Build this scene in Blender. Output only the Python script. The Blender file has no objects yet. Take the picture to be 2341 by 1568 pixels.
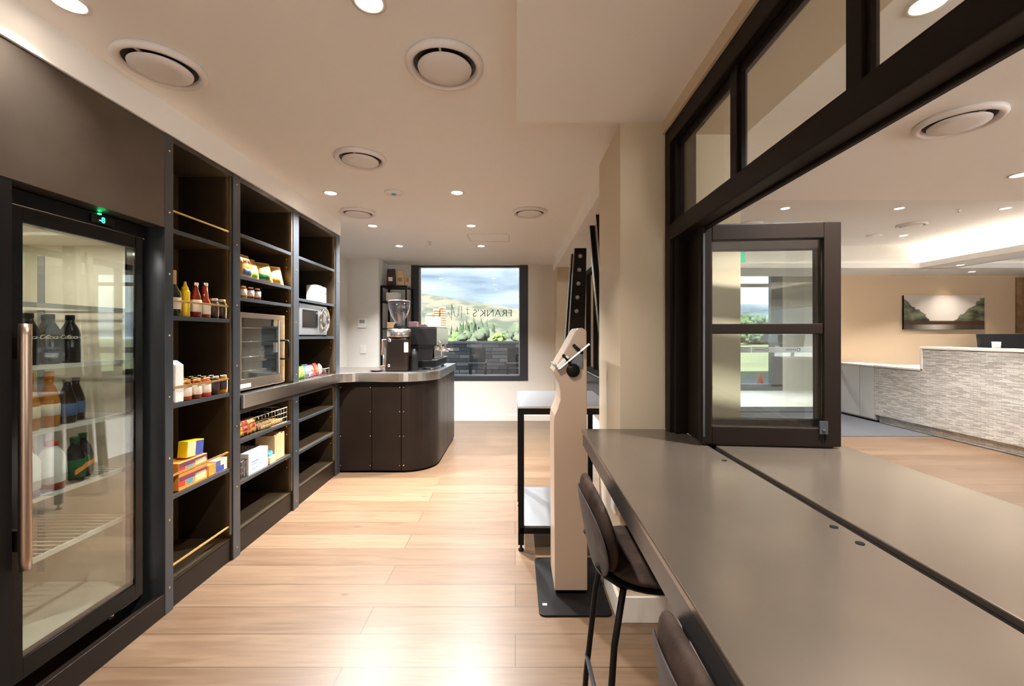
import bpy, math, random
from math import sin, cos, pi, sqrt, radians as R
from mathutils import Vector, Matrix, noise
random.seed(7)
C = bpy.context.scene.collection
F = 975.4                      # focal length in pixels of a 2341 px wide frame (15 mm on 36 mm)
HC = 1.35                      # camera height
def PX(px, Y): return (px-1178)*Y/F
def PZ(py, Y): return HC-(py-767)*Y/F
A = 0.0174
FR = {'W': ((0, 0), 0.0), 'L': ((-1.654, 0), A), 'R': ((0.5, 0), -A)}   # cabinet run / bar run are a degree off the room axis
def fpt(frame, p):
    (cx, cy), a = FR[frame]
    x, y = p[0]-cx, p[1]-cy
    return Vector((cx+x*cos(a)-y*sin(a), cy+x*sin(a)+y*cos(a), p[2] if len(p) > 2 else 0))
# ---------------------------------------------------------------- materials
MATS = {}
def lin(c):
    return tuple(((v/12.92) if v <= .04045 else ((v+.055)/1.055)**2.4) for v in c)
def rgb(r, g, b): return lin((r/255, g/255, b/255))
def mat(name, col=(.5, .5, .5), rough=.5, metal=0.0, spec=.5, emit=None, es=0.0, var=0.0, vscale=8, bump=0.0, bscale=60, vec=(1, 1, 1), coat=0, rvar=0.0, sheen=0):
    m = bpy.data.materials.new(name); m.use_nodes = True
    nt = m.node_tree; b = nt.nodes['Principled BSDF']
    b.inputs['Base Color'].default_value = (*col, 1)
    b.inputs['Roughness'].default_value = rough
    b.inputs['Metallic'].default_value = metal
    b.inputs['Specular IOR Level'].default_value = spec
    if coat: b.inputs['Coat Weight'].default_value = coat
    if sheen: b.inputs['Sheen Weight'].default_value = sheen
    if emit:
        b.inputs['Emission Color'].default_value = (*emit, 1); b.inputs['Emission Strength'].default_value = es
    if var or bump or rvar:
        tc = nt.nodes.new('ShaderNodeTexCoord'); mp = nt.nodes.new('ShaderNodeMapping')
        mp.inputs['Scale'].default_value = vec
        nt.links.new(tc.outputs['Object'], mp.inputs['Vector'])
    if var or rvar:
        n = nt.nodes.new('ShaderNodeTexNoise'); n.inputs['Scale'].default_value = vscale; n.inputs['Detail'].default_value = 6
        nt.links.new(mp.outputs[0], n.inputs['Vector'])
        if var:
            mx = nt.nodes.new('ShaderNodeMix'); mx.data_type = 'RGBA'
            mx.inputs[6].default_value = (*[max(0, c*(1-var)) for c in col], 1)
            mx.inputs[7].default_value = (*[min(1, c*(1+var)) for c in col], 1)
            rm = nt.nodes.new('ShaderNodeMapRange'); rm.inputs[1].default_value = .15; rm.inputs[2].default_value = .85
            nt.links.new(n.outputs['Fac'], rm.inputs[0]); nt.links.new(rm.outputs[0], mx.inputs[0])
            nt.links.new(mx.outputs[2], b.inputs['Base Color'])
        if rvar:
            r2 = nt.nodes.new('ShaderNodeMapRange'); r2.inputs[1].default_value = .1; r2.inputs[2].default_value = .9
            r2.inputs[3].default_value = max(.02, rough-rvar); r2.inputs[4].default_value = rough+rvar
            nt.links.new(n.outputs['Fac'], r2.inputs[0]); nt.links.new(r2.outputs[0], b.inputs['Roughness'])
    if bump:
        n2 = nt.nodes.new('ShaderNodeTexNoise'); n2.inputs['Scale'].default_value = bscale; n2.inputs['Detail'].default_value = 4
        nt.links.new(mp.outputs[0], n2.inputs['Vector'])
        bp = nt.nodes.new('ShaderNodeBump'); bp.inputs['Strength'].default_value = bump; bp.inputs['Distance'].default_value = .01
        nt.links.new(n2.outputs['Fac'], bp.inputs['Height']); nt.links.new(bp.outputs[0], b.inputs['Normal'])
    MATS[name] = m
    return m
def glass(name, tint=(.97, .99, .98), ior=1.5, extra=0.0):
    m = bpy.data.materials.new(name); m.use_nodes = True
    nt = m.node_tree; nt.nodes.clear()
    o = nt.nodes.new('ShaderNodeOutputMaterial'); mx = nt.nodes.new('ShaderNodeMixShader')
    t = nt.nodes.new('ShaderNodeBsdfTransparent'); g = nt.nodes.new('ShaderNodeBsdfGlossy'); f = nt.nodes.new('ShaderNodeFresnel')
    t.inputs[0].default_value = (*tint, 1); g.inputs['Roughness'].default_value = .01; f.inputs[0].default_value = ior
    g.inputs[0].default_value = (1, 1, 1, 1)
    ge = nt.nodes.new('ShaderNodeNewGeometry'); mr = nt.nodes.new('ShaderNodeMapRange')
    mr.inputs[3].default_value = ior; mr.inputs[4].default_value = 1/ior
    nt.links.new(ge.outputs['Backfacing'], mr.inputs[0]); nt.links.new(mr.outputs[0], f.inputs[0])
    if extra:
        ad = nt.nodes.new('ShaderNodeMath'); ad.operation = 'ADD'; ad.inputs[1].default_value = extra; ad.use_clamp = True
        nt.links.new(f.outputs[0], ad.inputs[0]); nt.links.new(ad.outputs[0], mx.inputs[0])
    else: nt.links.new(f.outputs[0], mx.inputs[0])
    nt.links.new(t.outputs[0], mx.inputs[1]); nt.links.new(g.outputs[0], mx.inputs[2]); nt.links.new(mx.outputs[0], o.inputs[0])
    MATS[name] = m
    return m
M = {}
M['ceil'] = mat('ceiling_paint', (.91, .90, .89), .65, spec=.3)
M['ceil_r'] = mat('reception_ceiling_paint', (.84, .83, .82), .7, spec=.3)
M['wall'] = mat('wall_paint', (.74, .72, .68), .7, spec=.3)
M['wall_tan'] = mat('tan_wall_paint', (.56, .42, .28), .7, spec=.3)
M['col'] = mat('column_paint', (.62, .52, .38), .5, spec=.4)
M['trim'] = mat('trim_paint', (.78, .74, .68), .45)
M['steelblack'] = mat('blackened_steel', (.062, .050, .040), .38, .55, var=.5, vscale=3, rvar=.08)
M['steelin'] = mat('blackened_steel_inner', (.028, .019, .010), .42, .1, .35, var=.25, vscale=5)
M['edge'] = mat('steel_edge', (.085, .095, .11), .30, .7)
M['panel'] = mat('dark_brown_steel_cladding', (.010, .006, .004), .36, 0, .22, var=.4, vscale=3)
M['mottled'] = mat('mottled_steel_sheet', (.13, .105, .085), .40, .8, var=.5, vscale=1.8)
M['blk'] = mat('black_metal', (.006, .0055, .0055), .45, 0, .15)
M['blkgloss'] = mat('black_gloss', (.005, .005, .005), .14, 0, .25)
M['blkmat'] = mat('black_rubber', (.004, .004, .004), .8, 0, .1)
M['frame'] = mat('bronze_aluminium', (.009, .0055, .004), .48, 0, .12, var=.1, vscale=4)
M['counter'] = mat('dark_steel_top', (.20, .165, .132), .22, .75, var=.25, vscale=1.6)
M['counterside'] = mat('dark_steel_apron', (.10, .095, .095), .35, .7)
M['ss'] = mat('stainless', (.62, .58, .54), .22, 1.0, bump=.05, bscale=30, vec=(1, 1, 40))
M['sstop'] = mat('stainless_top', (.55, .57, .60), .3, .9)
M['ssb'] = mat('brushed_copper_tone_steel', (.42, .31, .24), .33, 1.0)
M['chrome'] = mat('chrome', (.8, .8, .8), .1, 1.0)
M['brass'] = mat('brass', (.85, .58, .25), .25, 1.0)
M['led'] = mat('led_strip', (1, .8, .5), .5, emit=(1, .62, .25), es=30)
M['ledw'] = mat('cove_led', (1, .9, .75), .5, emit=(1, .88, .72), es=13)
M['lamp'] = mat('lamp_lens', (1, .9, .8), .5, emit=(1, .84, .66), es=14)
M['white'] = mat('white_plastic', (.82, .80, .77), .4)
M['vent'] = mat('vent_white', (.78, .74, .73), .45)
M['ventdark'] = mat('vent_throat', (.02, .015, .012), .7)
M['fridgein'] = mat('fridge_interior', (.68, .62, .50), .5)
M['grey'] = mat('grey_plastic', (.25, .25, .26), .4)
M['velvet'] = mat('brown_velvet', (.034, .021, .016), .8, 0, .18, var=.85, vscale=22, vec=(1, 1, .5), bump=.4, bscale=30)
M['shellv'] = mat('sheen_greyed_velvet', (.052, .043, .043), .6, 0, .3, var=.6, vscale=20)  # window sheen on the stool backs put into a greyer velvet colour
M['shell'] = mat('grey_shell', (.36, .37, .40), .35)
M['kiosk'] = mat('kiosk_beige', (.42, .31, .23), .38)
M['carpet'] = mat('charcoal_carpet', (.055, .058, .068), .95, var=.3, vscale=90, bump=.4, bscale=300)
M['cab'] = mat('grey_cabinet', (.60, .61, .60), .5)
M['glass'] = glass('clear_glass')
M['glassf'] = glass('fridge_glass', (.88, .92, .90), 1.5, .09)
M['hop'] = glass('hopper_plastic', (.86, .88, .92), 1.55, .06)
M['frost'] = mat('frosted_band', (.62, .70, .76), .5)
M['kraft'] = mat('kraft_card', (.66, .44, .24), .7)
M['kraftd'] = mat('brown_card', (.30, .19, .11), .7)
M['pap'] = mat('paper_white', (.80, .77, .72), .6, var=.1, vscale=30)
M['green_led'] = mat('green_led', (0, .8, .2), .5, emit=(.02, 1, .25), es=5)
M['exit'] = mat('exit_green', (.02, .40, .20), .5, emit=(.02, .6, .3), es=.35)
def colmat(name, r, g, b, rough=.45, **k): M[name] = mat(name, rgb(r, g, b), rough, **k); return M[name]
colmat('mustard', 240, 200, 20, .35); colmat('sauce', 120, 25, 10, .15, coat=.5); colmat('sauce2', 150, 50, 12, .15, coat=.5)
colmat('label', 235, 225, 205, .6); colmat('darkjar', 38, 26, 20, .15); colmat('amber', 190, 120, 20, .12); colmat('green_bottle', 25, 35, 20, .1)
colmat('tan_cap', 205, 165, 115, .5); colmat('chip', 205, 155, 70, .3); colmat('chip2', 215, 175, 110, .3); colmat('blue_print', 80, 105, 145, .5)
colmat('orange', 235, 150, 60, .5); colmat('purple', 110, 55, 85, .5); colmat('blue', 60, 75, 150, .5); colmat('red', 200, 55, 35, .35)
colmat('pink', 230, 130, 140, .35); colmat('lime', 140, 190, 60, .35); colmat('green', 20, 90, 50, .3); colmat('cola', 22, 16, 18, .15); colmat('teal', 70, 150, 170, .5)
colmat('asphalt', 78, 80, 83, .9); colmat('grass', 75, 78, 52, .95, var=.35, vscale=.25); colmat('paving', 88, 87, 85, .8)
colmat('bounce_ground', 232, 230, 226, .8); colmat('trunk', 52, 42, 33, .9); colmat('leaf', 37, 57, 33, .9, var=.5, vscale=2.0, bump=1, bscale=5); colmat('leaf2', 62, 77, 40, .9, var=.4, vscale=2.0, bump=1, bscale=5)
colmat('lime2', 77, 95, 40, .9, var=.3, vscale=3); colmat('leaf3', 54, 63, 47, .9, var=.4, vscale=2.5, bump=1, bscale=5)
colmat('conered', 240, 110, 50, .5); colmat('chairgrey', 45, 48, 54, .5); colmat('seatgrey', 150, 155, 165, .5); colmat('cream_pack', 215, 200, 150, .5)
colmat('navy', 25, 35, 75, .4); colmat('bean', 60, 40, 45, .35)
# floor boards
def wood():
    m = bpy.data.materials.new('oak_boards'); m.use_nodes = True; nt = m.node_tree; b = nt.nodes['Principled BSDF']
    tc = nt.nodes.new('ShaderNodeTexCoord'); br = nt.nodes.new('ShaderNodeTexBrick')
    br.inputs['Scale'].default_value = 1; br.inputs['Brick Width'].default_value = 1.9; br.inputs['Row Height'].default_value = .193
    br.inputs['Mortar Size'].default_value = .0024; br.inputs['Mortar Smooth'].default_value = .2; br.offset = .37; br.offset_frequency = 2
    br.inputs['Color1'].default_value = (0, 0, 0, 1); br.inputs['Color2'].default_value = (1, 1, 1, 1); br.inputs['Mortar'].default_value = (.5, .5, .5, 1); br.inputs['Bias'].default_value = 0
    nt.links.new(tc.outputs['Object'], br.inputs['Vector'])
    cr = nt.nodes.new('ShaderNodeValToRGB'); e = cr.color_ramp.elements
    e[0].color = (.118, .070, .039, 1); e[1].color = (.160, .102, .061, 1)
    nt.links.new(br.outputs['Color'], cr.inputs[0])
    mp = nt.nodes.new('ShaderNodeMapping'); mp.inputs['Scale'].default_value = (.7, 9, 1); nt.links.new(tc.outputs['Object'], mp.inputs[0])
    n = nt.nodes.new('ShaderNodeTexNoise'); n.inputs['Scale'].default_value = 3.0; n.inputs['Detail'].default_value = 9; n.inputs['Distortion'].default_value = 1.2
    nt.links.new(mp.outputs[0], n.inputs['Vector'])
    mx = nt.nodes.new('ShaderNodeMix'); mx.data_type = 'RGBA'; mx.blend_type = 'MULTIPLY'; mx.inputs[0].default_value = .55
    c2 = nt.nodes.new('ShaderNodeValToRGB'); c2.color_ramp.elements[0].position = .3; c2.color_ramp.elements[1].position = .65
    c2.color_ramp.elements[0].color = (.50, .42, .35, 1); c2.color_ramp.elements[1].color = (1.0, 1.0, 1.0, 1)
    nt.links.new(n.outputs['Fac'], c2.inputs[0]); nt.links.new(cr.outputs[0], mx.inputs[6]); nt.links.new(c2.outputs[0], mx.inputs[7])
    # knots
    mp2 = nt.nodes.new('ShaderNodeMapping'); mp2.inputs['Scale'].default_value = (1.1, 2.6, 1); nt.links.new(tc.outputs['Object'], mp2.inputs[0])
    vo = nt.nodes.new('ShaderNodeTexVoronoi'); vo.inputs['Scale'].default_value = 1.6; nt.links.new(mp2.outputs[0], vo.inputs['Vector'])
    r = nt.nodes.new('ShaderNodeMapRange'); r.inputs[1].default_value = .015; r.inputs[2].default_value = .06; r.inputs[3].default_value = .55; r.inputs[4].default_value = 1
    nt.links.new(vo.outputs['Distance'], r.inputs[0])
    m3 = nt.nodes.new('ShaderNodeMix'); m3.data_type = 'RGBA'; m3.blend_type = 'MULTIPLY'; m3.inputs[0].default_value = 1
    nt.links.new(mx.outputs[2], m3.inputs[6]); nt.links.new(r.outputs[0], m3.inputs[7])
    m4 = nt.nodes.new('ShaderNodeMix'); m4.data_type = 'RGBA'; m4.inputs[7].default_value = (.05, .028, .014, 1)
    nt.links.new(br.outputs['Fac'], m4.inputs[0]); nt.links.new(m3.outputs[2], m4.inputs[6])
    nt.links.new(m4.outputs[2], b.inputs['Base Color'])
    b.inputs['Roughness'].default_value = .34; b.inputs['Specular IOR Level'].default_value = .5; b.inputs['Coat Weight'].default_value = .3; b.inputs['Coat Roughness'].default_value = .32
    bp = nt.nodes.new('ShaderNodeBump'); bp.inputs['Strength'].default_value = .12; bp.inputs['Distance'].default_value = .004
    nt.links.new(n.outputs['Fac'], bp.inputs['Height']); nt.links.new(bp.outputs[0], b.inputs['Normal'])
    return m
M['wood'] = wood()
def bricks(name, c1, c2, mort, bw, rh, ms, rot, bump=1.0, rough=.8, dist=.02, squash=1.0):
    m = bpy.data.materials.new(name); m.use_nodes = True; nt = m.node_tree; b = nt.nodes['Principled BSDF']
    tc = nt.nodes.new('ShaderNodeTexCoord'); sx = nt.nodes.new('ShaderNodeSeparateXYZ'); cb = nt.nodes.new('ShaderNodeCombineXYZ')
    nt.links.new(tc.outputs['Object'], sx.inputs[0])
    nt.links.new(sx.outputs['XYZ'.index(rot)], cb.inputs[0]); nt.links.new(sx.outputs[2], cb.inputs[1])
    nz = nt.nodes.new('ShaderNodeTexNoise'); nz.inputs['Scale'].default_value = 7
    nt.links.new(cb.outputs[0], nz.inputs['Vector'])
    br = nt.nodes.new('ShaderNodeTexBrick'); br.inputs['Scale'].default_value = 1; br.inputs['Brick Width'].default_value = bw; br.inputs['Row Height'].default_value = rh
    br.inputs['Mortar Size'].default_value = ms; br.offset = .43; br.inputs['Color1'].default_value = (*c1, 1); br.inputs['Color2'].default_value = (*c2, 1); br.inputs['Mortar'].default_value = (*mort, 1)
    br.squash = squash; br.squash_frequency = 3
    nt.links.new(cb.outputs[0], br.inputs['Vector']); nt.links.new(br.outputs['Color'], b.inputs['Base Color'])
    bp = nt.nodes.new('ShaderNodeBump'); bp.inputs['Strength'].default_value = bump; bp.inputs['Distance'].default_value = dist
    ad = nt.nodes.new('ShaderNodeMath'); ad.operation = 'SUBTRACT'
    nt.links.new(nz.outputs[0], ad.inputs[0]); nt.links.new(br.outputs['Fac'], ad.inputs[1])
    nt.links.new(ad.outputs[0], bp.inputs['Height']); nt.links.new(bp.outputs[0], b.inputs['Normal'])
    b.inputs['Roughness'].default_value = rough
    return m
M['mosaic'] = bricks('stone_mosaic', rgb(246, 243, 238), rgb(184, 182, 178), rgb(128, 124, 118), .085, .0125, .0014, 'Y', rough=.4, dist=.004, squash=1.6)
M['stonewall'] = bricks('stacked_stone', rgb(150, 150, 155), rgb(75, 78, 86), rgb(40, 42, 46), .42, .095, .006, 'X', squash=1.5)
# ---------------------------------------------------------------- mesh builder
ORG = {}
class MB:
    def __init__(s): s.v = []; s.f = []; s.mi = []; s.cur = 0; s.sm = []
    def add(s, vs, fs, smooth=False):
        n = len(s.v); s.v += [tuple(p) for p in vs]
        for f in fs: s.f.append([i+n for i in f]); s.mi.append(s.cur); s.sm.append(smooth)
        return s
    def m(s, i): s.cur = i; return s
    def box(s, x0, x1, y0, y1, z0, z1):
        x0, x1 = min(x0, x1), max(x0, x1); y0, y1 = min(y0, y1), max(y0, y1); z0, z1 = min(z0, z1), max(z0, z1)
        return s.add([(x0, y0, z0), (x1, y0, z0), (x1, y1, z0), (x0, y1, z0), (x0, y0, z1), (x1, y0, z1), (x1, y1, z1), (x0, y1, z1)],
                     [(0, 3, 2, 1), (4, 5, 6, 7), (0, 1, 5, 4), (1, 2, 6, 5), (2, 3, 7, 6), (3, 0, 4, 7)])
    def obox(s, c, sx, sy, sz, rot):   # oriented box, rot a Matrix 3x3
        vs = [Vector(c)+rot @ Vector((a*sx/2, b*sy/2, d*sz/2)) for d in (-1, 1) for a, b in ((-1, -1), (1, -1), (1, 1), (-1, 1))]
        return s.add(vs, [(0, 3, 2, 1), (4, 5, 6, 7), (0, 1, 5, 4), (1, 2, 6, 5), (2, 3, 7, 6), (3, 0, 4, 7)])
    def prism(s, poly, axis, a0, a1, smooth=False):   # poly of 2-D points, extruded along axis
        n = len(poly)
        def P(p, a): return {'x': (a, p[0], p[1]), 'y': (p[0], a, p[1]), 'z': (p[0], p[1], a)}[axis]
        vs = [P(p, a0) for p in poly]+[P(p, a1) for p in poly]
        s.add(vs, [tuple(range(n))[::-1], tuple(range(n, 2*n))]); k = len(s.v)-2*n
        for i in range(n):
            j = (i+1) % n; s.f.append([k+i, k+j, k+n+j, k+n+i]); s.mi.append(s.cur); s.sm.append(smooth)
        return s
    def lathe(s, prof, c=(0, 0, 0), n=24, caps=True):  # prof list of (r,z)
        vs = []; fs = []
        for r, z in prof:
            for i in range(n):
                a = 2*pi*i/n; vs.append((c[0]+r*cos(a), c[1]+r*sin(a), c[2]+z))
        for k in range(len(prof)-1):
            for i in range(n):
                j = (i+1) % n; fs.append((k*n+i, k*n+j, (k+1)*n+j, (k+1)*n+i))
        s.add(vs, fs, True)
        if caps:
            b = len(s.v)-len(vs)
            for o, rev in ((0, True), ((len(prof)-1)*n, False)):
                f = [b+o+i for i in range(n)]
                s.f.append(f[::-1] if rev else f); s.mi.append(s.cur); s.sm.append(False)
        return s
    def cyl(s, c, r, z0, z1, n=20): return s.lathe([(r, z0), (r, z1)], c, n)
    def tube(s, pts, r, n=8, closed=False):
        pts = [Vector(p) for p in pts]; vs = []; fs = []; N = len(pts); up = Vector((0, 0, 1)); prev = None
        for i, p in enumerate(pts):
            if closed: t = pts[(i+1) % N]-pts[i-1]
            else: t = pts[min(i+1, N-1)]-pts[max(i-1, 0)]
            t.normalize()
            if prev is None:
                u = t.cross(up)
                if u.length < .1: u = t.cross(Vector((1, 0, 0)))
            else: u = prev-t*prev.dot(t)
            u.normalize(); prev = u; w = t.cross(u)
            for k in range(n):
                a = 2*pi*k/n; vs.append(p+(u*cos(a)+w*sin(a))*r)
        for i in range(N if closed else N-1):
            i2 = (i+1) % N
            for k in range(n):
                j = (k+1) % n; fs.append((i*n+k, i*n+j, i2*n+j, i2*n+k))
        s.add(vs, fs, True)
        if not closed:
            b = len(s.v)-len(vs)
            s.f.append([b+k for k in range(n)][::-1]); s.mi.append(s.cur); s.sm.append(False)
            s.f.append([b+(N-1)*n+k for k in range(n)]); s.mi.append(s.cur); s.sm.append(False)
        return s
    def sphere(s, c, r, n=12, m=8, sc=(1, 1, 1)):
        prof = [(max(1e-4, r*sin(pi*i/m)), -r*cos(pi*i/m)) for i in range(m+1)]
        k = len(s.v); s.lathe(prof, (0, 0, 0), n, False)
        for i in range(k, len(s.v)):
            x, y, z = s.v[i]; s.v[i] = (c[0]+x*sc[0], c[1]+y*sc[1], c[2]+z*sc[2])
        return s
    def pad(s, fn, thick, n=32, rings=7, p=3.0, back=1.0):   # cushion: fn(u,v)->(point, normal)
        vs = []; fs = []
        for side in (1, -1):
            for k in range(rings+1):
                r = sin(pi/2*k/rings)
                for i in range(n):
                    a = 2*pi*i/n; ca, sa = cos(a), sin(a)
                    q = (abs(ca)**p+abs(sa)**p)**(-1/p)
                    u, v = ca*q*r, sa*q*r
                    pt, nn = fn(u, v); h = thick*(max(0, 1-r**4))**.5*(1 if side > 0 else back)
                    vs.append(Vector(pt)+Vector(nn)*h*side)
        for sd in (0, 1):
            o = sd*(rings+1)*n
            for k in range(rings):
                for i in range(n):
                    j = (i+1) % n; f = (o+k*n+i, o+k*n+j, o+(k+1)*n+j, o+(k+1)*n+i)
                    fs.append(f if sd else f[::-1])
        return s.add(vs, fs, True)
    def pouch(s, w, h, th, n=14, seed=0, front_only=None):
        # flat-sealed foil pouch in the y-z plane, bulging along x
        vs = []; fs = []
        for sd in (1, -1):
            for j in range(n+1):
                for i in range(n+1):
                    u = -1+2*i/n; v = -1+2*j/n
                    vv = max(-1, min(1, v/.90)); b = (max(0, 1-u**4))**.6*(max(0, 1-vv**2))**.55
                    c = noise.noise(Vector((u*2.5+seed, v*2.5, sd*3+seed)))*.22*b
                    y = u*w/2*(1-.10*b*(1-abs(v))); vs.append((sd*(th*b*(1+c)+.0006), y, h/2+v*h/2))
        m = n+1
        for sd in (0, 1):
            o = sd*m*m
            for j in range(n):
                for i in range(n):
                    f = (o+j*m+i, o+j*m+i+1, o+(j+1)*m+i+1, o+(j+1)*m+i); fs.append(f if sd == 0 else f[::-1])
        ed = [(0, j) for j in range(m)]+[(n, j) for j in range(m)]
        for k in range(n):
            fs += [(k, k+m*m, k+1+m*m, k+1), (n*m+k, n*m+k+1, n*m+k+1+m*m, n*m+k+m*m), (k*m, (k+1)*m, (k+1)*m+m*m, k*m+m*m), (k*m+n, k*m+n+m*m, (k+1)*m+n+m*m, (k+1)*m+n)]
        return s.add(vs, fs, True)
    def xf(s, mtx, start=0):
        for i in range(start, len(s.v)): s.v[i] = tuple(mtx @ Vector(s.v[i]))
        return s
    def build(s, name, mats, parent=None, bevel=0, rel=False, frame='W', loc=None, seg=2, sub=0, label=None):
        o0 = Vector((0, 0, 0))
        if parent is not None and not rel: o0 = ORG.get(parent.name, Vector((0, 0, 0)))
        if parent is None and loc is not None and not rel: o0 = Vector(loc)
        me = bpy.data.meshes.new(name)
        me.from_pydata([tuple(Vector(p)-o0) for p in s.v], [], s.f)
        if not isinstance(mats, (list, tuple)): mats = [mats]
        for m in mats: me.materials.append(M[m] if isinstance(m, str) else m)
        me.polygons.foreach_set('material_index', s.mi); me.polygons.foreach_set('use_smooth', s.sm)
        me.validate(); me.update()
        o = bpy.data.objects.new(name, me); C.objects.link(o)
        import bmesh
        bm = bmesh.new(); bm.from_mesh(me); bmesh.ops.remove_doubles(bm, verts=bm.verts, dist=1e-5); bmesh.ops.recalc_face_normals(bm, faces=bm.faces); bm.to_mesh(me); bm.free()
        if bevel:
            b = o.modifiers.new('bevel', 'BEVEL'); b.width = bevel; b.segments = seg; b.limit_method = 'ANGLE'; b.angle_limit = R(50)
        if sub:
            q = o.modifiers.new('sub', 'SUBSURF'); q.levels = sub; q.render_levels = sub
        if parent is not None:
            o.parent = parent; ORG[o.name] = o0
        else:
            l = Vector(loc) if loc is not None else Vector((0, 0, 0))
            place(o, l, frame); ORG[o.name] = l
        if label: o['label'] = label
        return o
def place(o, loc, frame='W', rz=0.0):
    o.location = fpt(frame, loc); o.location.z = loc[2]; o.rotation_euler = (0, 0, FR[frame][1]+rz)
def tag(o, label=None, cat=None, group=None, kind=None):
    if label: o['label'] = label
    if cat: o['category'] = cat
    if group: o['group'] = group
    if kind: o['kind'] = kind
    return o
def thing(name, label, cat, loc=(0, 0, 0), frame='W', rz=0.0, group=None):
    o = bpy.data.objects.new(name, None); C.objects.link(o); o.empty_display_size = .05
    place(o, loc, frame, rz); ORG[o.name] = Vector(loc)
    return tag(o, label, cat, group)
def st(o): o['kind'] = 'structure'; return o
def copy_tree(o, loc, frame='W', rz=0.0, label=None, group=None, sc=None):
    def cp(a, par):
        c = a.copy(); C.objects.link(c); c.parent = par
        for ch in list(a.children): cp(ch, c)
        return c
    c = cp(o, None); place(c, loc, frame, rz)
    if label: c['label'] = label
    if group: c['group'] = group
    if sc: c.scale = sc
    return c
def text_mesh(body, size, mat_, parent, mtx, name='lettering', ext=.0006, font_shear=0, sx=1.0):
    cu = bpy.data.curves.new('t', 'FONT'); cu.body = body; cu.size = size; cu.extrude = ext; cu.offset = -size*.014 if size > .1 else 0; cu.align_x = 'CENTER'; cu.align_y = 'CENTER'; cu.shear = font_shear
    t = bpy.data.objects.new('t', cu); C.objects.link(t)
    bpy.context.view_layer.update()
    me = bpy.data.meshes.new_from_object(t.evaluated_get(bpy.context.evaluated_depsgraph_get()))
    bpy.data.objects.remove(t); me.transform(Matrix.Diagonal((sx, 1, 1, 1)))
    me.transform(mtx); me.name = name
    me.materials.clear(); me.materials.append(M[mat_])
    o = bpy.data.objects.new(name, me); C.objects.link(o); o.parent = parent
    return o
RX = Matrix.Rotation
def TR(x, y, z): return Matrix.Translation((x, y, z))
FACE_PX = RX(pi/2, 4, 'Z') @ RX(pi/2, 4, 'X')     # text facing +X
FACE_MY = RX(pi/2, 4, 'X')                        # text facing -Y
# ================================================================ SHELL
b = MB(); b.box(-2.6, 10.0, -3.4, 10.6, -.12, 0); st(b.build('floor', 'wood'))
b = MB(); b.box(1.1, 9.9, 5.70, 7.48, 0, .006); tag(b.build('carpet', 'carpet'), 'charcoal carpet in front of the tan wall beyond the reception desk', 'carpet')
b = MB(); b.box(2.6, 9.9, 7.98, 10.4, 0, .012); st(b.build('floor', 'trim'))
b = MB(); b.box(2.6, 6.4, 7.485, 7.975, 0, .02); tag(b.build('entrance_mat', 'carpet'), 'dark grey mat strip at the glass entrance', 'mat')
ZC, ZB = 2.471, 2.357
# café ceiling and dropped bulkheads
b = MB(); b.box(-2.6, .62, -3.4, 6.95, ZC, ZC+.12); st(b.build('ceiling', 'ceil'))
b = MB(); b.box(.005, 9.9, -3.4, 2.017, ZB, ZC+.1); b.box(.60, 1.08, 2.017, 6.9, ZB, ZC+.1); b.box(1.07, 9.9, 2.017, 3.17, ZB, ZC+.1); st(b.build('ceiling', 'ceil'))
b = MB(); b.box(.66, 1.05, -3.4, 2.2, 2.30, ZB+.01); st(b.build('trim_1', 'col', frame='R', loc=(0, 0, 0)))
b = MB(); b.box(-2.5, -1.645, -3.3, 4.2, 2.33, ZC+.02); st(b.build('ceiling', 'ceil', frame='L', loc=(-1.654, 0, 0)))
# reception tray ceilings
ZS = 2.418; ZT = 2.78
b = MB()
b.box(1.07, 9.9, 3.17, 3.20, ZB, 2.9)
b.box(1.07, 9.9, 6.76, 7.7, ZS, 2.44+.02)           # back soffit
b.box(6.40, 6.93, 3.17, 6.8, ZS, 2.46)
b.box(1.07, 1.35, 3.17, 6.8, ZS, 2.46)
st(b.build('ceiling', 'ceil_r'))
b = MB(); b.box(1.0, 10.0, 3.17, 7.8, ZT, ZT+.1)
b.box(1.0, 10.0, 7.3, 7.5, 2.44, ZT); b.box(6.60, 6.75, 3.17, 7.4, 2.44, ZT); b.box(1.0, 1.15, 3.17, 7.4, 2.44, ZT)
st(b.build('ceiling', 'ceil_r'))
b = MB(); b.box(1.30, 6.42, 6.74, 6.765, ZS, 2.50); b.box(6.395, 6.42, 3.2, 6.76, ZS, 2.50); st(b.build('trim_2', 'ceil_r'))
b = MB(); b.box(6.91, 9.9, 6.74, 6.765, ZS, 2.50); b.box(6.91, 6.935, 3.2, 6.76, ZS, 2.50); st(b.build('trim_3', 'ceil_r'))
# walls
b = MB(); b.box(-2.62, -2.46, -3.4, 6.95, 0, 2.55); st(b.build('wall_left', 'wall'))
b = MB(); b.box(-2.46, -2.0, 6.25, 6.95, 0, ZC); st(b.build('wall_back_left', 'wall'))
WX0, WX1, WZ0, WZ1 = PX(940, 6.75), PX(1207, 6.75), PZ(870, 6.75), PZ(606, 6.75)
b = MB(); b.box(-2.0, WX0, 6.75, 6.95, 0, ZC); b.box(WX1, 1.2, 6.75, 6.95, 0, ZC); b.box(WX0, WX1, 6.75, 6.95, 0, WZ0); b.box(WX0, WX1, 6.75, 6.95, WZ1, ZC); st(b.build('wall_back', 'wall'))
b = MB(); b.box(.615, 1.05, 6.3, 6.75, 0, ZB); st(b.build('wall_back_right', 'col'))
b = MB(); b.box(.496, 1.065, 2.017, 2.52, 0, ZB); st(b.build('wall_middle', 'col'))
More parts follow.
